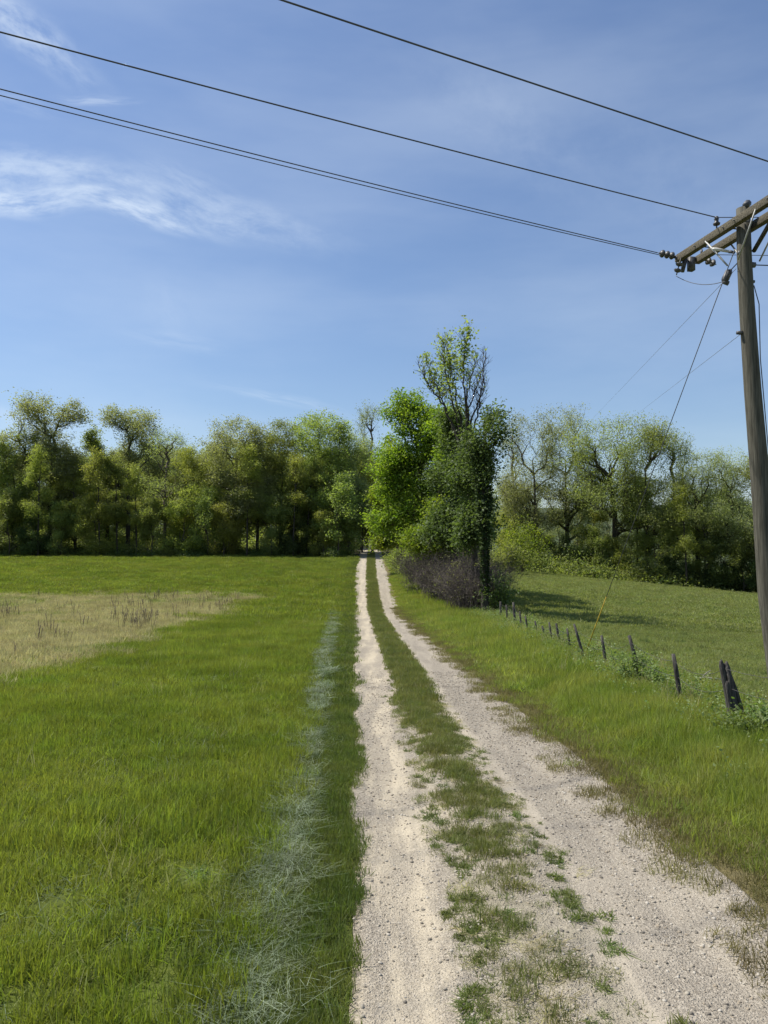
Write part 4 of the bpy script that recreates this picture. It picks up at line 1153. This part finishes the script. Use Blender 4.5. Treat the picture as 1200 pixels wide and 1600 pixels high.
for s in (-1.0, 1.0):                   # flat steel braces from the shaft to the arms
    for sgn in (-1, 1):
        m_ = MB(); m_.tube([on_arm(s * .13, sgn * .19, -.62), on_arm(s * .62, sgn * .235, -.03)], .014, 6)
        obj('brace', m_.mesh('brace', M['galvanised']), pole)
# long timber strut seen right of the shaft, dropping from the near end of the arm
m_ = MB(); m_.tube([ray(1178, 392, PY) - pb, on_arm(-1.3, -.25, -.10)], .035, 8)
obj('brace', m_.mesh('brace', M['post']), pole)


def pin_insulator(s, n=0.0):
    o = empty('insulator', pole.location); o.parent = pole; o.location = on_arm(s, n, .06)
    m_ = MB(); m_.tube([(0, 0, -.05), (0, 0, .13)], .012, 6); obj('pin', m_.mesh('pin', M['hardware']), o)
    m_ = MB(); m_.tube([(0, 0, .09), (0, 0, .115), (0, 0, .13), (0, 0, .17), (0, 0, .185), (0, 0, .20), (0, 0, .225), (0, 0, .235)], [.05, .058, .036, .030, .042, .030, .030, .012], 14)
    obj('bell', m_.mesh('bell', M['porcelain'], True), o)
    return on_arm(s, n, .275)


def dead_end(p, d, n=3):
    """string of discs from p along d"""
    d = np.asarray(d, float); d /= np.linalg.norm(d); m_ = MB()
    m_.tube([p, p + d * (.08 + n * .11)], .010, 6)
    for i in range(n):
        c0 = p + d * (.08 + i * .11); m_.tube([c0, c0 + d * .018, c0 + d * .05, c0 + d * .065], [.03, .068, .05, .02], 12)
    obj('insulator', m_.mesh('insulator', M['porcelain'], True), pole)
    return p + d * (.10 + n * .11)


WD = np.array([-1, -.45, 0.0]); WD /= np.linalg.norm(WD)
p_b = pin_insulator(.38, -.19)
p_a = pin_insulator(-1.42, .0) if False else on_arm(-1.38, -.2, .06)
p_b2 = pin_insulator(-.62, .19)
# dead-end hardware crowding the far end of the arms
e1 = on_arm(1.42, -.25, 0.02)
c1 = dead_end(e1 + ad * .02, WD, 3)
c2 = dead_end(on_arm(1.36, .25, -.02), [.9, .45, -.15], 2)
c3 = dead_end(on_arm(1.30, -.25, -.06), [-.25, .1, -1], 2)
m_ = MB(); m_.box(on_arm(1.44, 0, 0), (.26, .02, .03), R_); m_.box(on_arm(1.38, 0, -.12), (.05, .05, .12), R_); m_.tube([on_arm(1.44, -.34, .0), on_arm(1.44, .34, .0)], .016, 6)
m_.tube([on_arm(1.40, -.1, -.02), on_arm(1.40, -.16, -.26)], [.045, .035], 8); m_.tube([on_arm(1.36, .2, .07), on_arm(1.36, .2, .15)], .02, 6)
obj('end_hardware', m_.mesh('end_hardware', M['hardware']), pole)
for s in (-.9, -.14, .14, .9):
    m_ = MB(); m_.tube([on_arm(s, -.27), on_arm(s, .27)], .011, 6); obj('through_bolt', m_.mesh('through_bolt', M['hardware']), pole)
# pale rod insulator slung under the arms
m_ = MB(); q0 = ray(1112, 388, PY + .3) - pb; q1 = ray(1139, 393, PY + .2) - pb
m_.tube([q0, q0 * .8 + q1 * .2, q1], [.010, .026, .022], 8); obj('rod_insulator', m_.mesh('rod_insulator', M['pale_insulator'], True), pole)
m_ = MB(); m_.tube([on_arm(.9, .19, -.06), q0], .008, 5); m_.tube([q1, q1 + (q1 - q0) * .35], [.03, .02], 8); obj('jumper', m_.mesh('jumper', M['cable']), pole)
# brackets and fittings on the shaft
def fit(px, py, r0, ln, side, mat='hardware', name='bracket'):
    p = ray(px, py, PY - .02) - pb; m_ = MB(); m_.tube([p, p + np.array([side * ln, 0, 0])], [r0, r0 * .8], 8); obj(name, m_.mesh(name, M[mat]), pole)
fit(1170, 414, .055, .10, 1); fit(1160, 520, .035, -.09, 1); fit(1156, 395, .04, .03, -1); fit(1173, 440, .03, .06, 1)
m_ = MB(); m_.tube([ray(1166, 318, PY) - pb + np.array([0, -.05, -.02]), ray(1160, 326, PY) - pb + (0, -.10, 0)], [.06, .05], 8); obj('cap_bolt', m_.mesh('cap_bolt', M['hardware']), pole)
# drop conduit down the right side
m_ = MB(); m_.tube([ray(px_, py_, PY) - pb for px_, py_ in [(1178, 446), (1186, 475), (1188, 560), (1195, 640), (1203, 730), (1216, 860)]], .008, 5); obj('drop_wire', m_.mesh('drop_wire', M['cable']), pole)


def wire(name, label, a, b, sag, r, mat='cable', n=40, group='overhead wires', cat='wire'):
    a, b = np.asarray(a, float), np.asarray(b, float)
    f = np.linspace(0, 1, n); pts = a[None] * (1 - f[:, None]) + b[None] * f[:, None]; pts[:, 2] -= sag * 4 * f * (1 - f)
    m_ = MB(); m_.tube(pts - a, r, 6, False)
    o = obj(name, m_.mesh(name, M[mat]), loc=a); tag(o, label, cat, group)
    return o


def through(a, px, py, dirx=-1, diry=-.45, reach=55):
    """extend from a in plan direction so that it passes photograph pixel (px, py)"""
    q = ray(px, py, 1.0) - np.array([0, 0, CAM_H]); u = q[0]
    t = (a[0] - u * a[1]) / (-dirx + u * diry)
    yy = a[1] + diry * t
    z = q[2] * yy + CAM_H; slope = (z - a[2]) / t
    return np.array([a[0] + dirx * t, yy, z]), t, slope


def span(name, label, a, px, py, r, bow=0.0, far=4.0, mat='cable'):
    a = np.asarray(a, float); pnt, t, sl_ = through(a, px, py)
    e = a + (pnt - a) * far
    # catenary-like: keep the seen part, sag in the whole span
    n = 60; f = np.linspace(0, 1, n); pts = a[None] * (1 - f[:, None]) + e[None] * f[:, None]
    tt = f * far; pts[:, 2] += -bow * 4 * tt * (1 - tt) * (tt < 1) + bow * 4 * (tt - 1) * 1.0 * (tt >= 1)
    m_ = MB(); m_.tube(pts - a, r, 6, False)
    o = obj(name, m_.mesh(name, M[mat]), loc=a); tag(o, label, 'wire', 'overhead wires')


span('power_line', 'highest overhead wire, crossing the top right of the sky', ray(1275, 277, 10.56), 440, 0, .0095)
span('power_line', 'middle overhead wire running to the upright insulator on the crossarm', p_b + pb, 0, 50, .009, .02)
span('power_line', 'upper of the two lowest close set wires, ending at crossarm tip', c1 + pb, 0, 139, .0075, .03)
span('power_line', 'lower of the two lowest close set wires, ending at crossarm tip', c1 + pb + np.array([.02, 0, -.035]), 0, 149, .0065, .03)
wire('service_wire', 'short wire leaving the pole to the right below the crossarm', ray(1178, 414, PY), ray(1178, 414, PY) + np.array([26, -5, -1.6]), .3, .009)
wire('service_wire', 'thin wire leaving the crossarm to the right behind the brace', p_b + pb, p_b + pb + np.array([27, -5, -.9]), .3, .007)
wire('service_wire', 'thin wire passing behind the pole shaft and running off to the right', ray(1120, 398, PY + 1.6), ray(1120, 398, PY + 1.6) + np.array([27, -4, -1.2]), .2, .006)
wire('service_wire', 'slack jumper hanging below the crossarm tip', c3 + pb, ray(1140, 436, PY + .3), .12, .006)
wire('far_wire', 'faint thin wire slanting from the pole down to the far treetops', ray(1150, 420, PY), ray(925, 655, 90), .0, .0045, 'thin_cable')
wire('far_wire', 'faint lower thin wire slanting from the pole to the treetops', ray(1160, 520, PY), ray(985, 655, 85), .0, .0045, 'thin_cable')

# guy wire with strain insulator and yellow guard
ga = ray(1148, 390, PY); gb_ = base(911, 19.0) + np.array([0, 0, .05])
gw = empty('guy_wire', gb_); tag(gw, 'taut guy wire from the pole top to the fence, yellow guard on its lower end', 'guy wire')
m_ = MB(); m_.tube([ga - gb_, (0, 0, 0)], .0085, 6); obj('cable', m_.mesh('cable', M['cable']), gw)
gd = (ga - gb_); gl = np.linalg.norm(gd); gd /= gl
m_ = MB(); m_.tube([gd * .1, gd * 2.1], .012, 8); m_.tube([gd * .9, gd * 1.15], .014, 8); obj('guard', m_.mesh('guard', M['yellow_plastic'], True), gw)
ip = ray(1131, 437, PY + .43) - gb_; ip = gd * np.dot(ip, gd)
m_ = MB(); m_.tube([ip, ip + np.array([.03, 0, .02]), ip + np.array([.10, 0, .16]), ip + np.array([.14, 0, .20])], [.03, .06, .06, .02], 8); m_.tube([ip - (0, 0, 0), ip + np.array([.09, 0, -.03])], [.035, .04], 8)
m_.tube([ip + np.array([.14, 0, .2]), ray(1153, 410, PY) - gb_], .009, 5)
obj('strain_insulator', m_.mesh('strain_insulator', M['hardware']), gw)

# ------------------------------------------------------------------ single weed clumps out on the gravel
cl_me = [blades('weed_clump', 150, .085, .02, .07, .008, M['grass_lane'], .9, .9, 500 + i, flat=.35) for i in range(3)]
proto = bpy.data.objects.new('weed_clump', cl_me[0])
spots = [(683, 1312), (708, 1338), (702, 1415), (722, 1453), (733, 1602 - 60), (753, 1532), (698, 1236), (675, 1268), (742, 1398), (748, 1488), (936, 1442), (948, 1468), (905, 1425), (862, 1365), (884, 1395), (742, 1580), (760, 1560), (1050, 1592), (690, 1280), (655, 1170), (640, 1120), (668, 1215)]
for i, (px, py) in enumerate(spots):
    d = CAM_H / ((py - 860) / F); xx = (px - 600) / F * d
    o = proto if i == 0 else proto.copy()
    o.data = cl_me[i % 3]; o.location = (xx, d, float(lane_z(np.array(xx), np.array(d))))
    o.rotation_euler = (0, 0, i * 1.9); s = .7 + .5 * ((i * 37) % 10) / 10; o.scale = (s * 1.2, s * .8, s)
    COL.objects.link(o)
    tag(o, 'low dark green weed clump on bare gravel between the wheel tracks', 'weed', 'weed clumps dotted on the gravel')
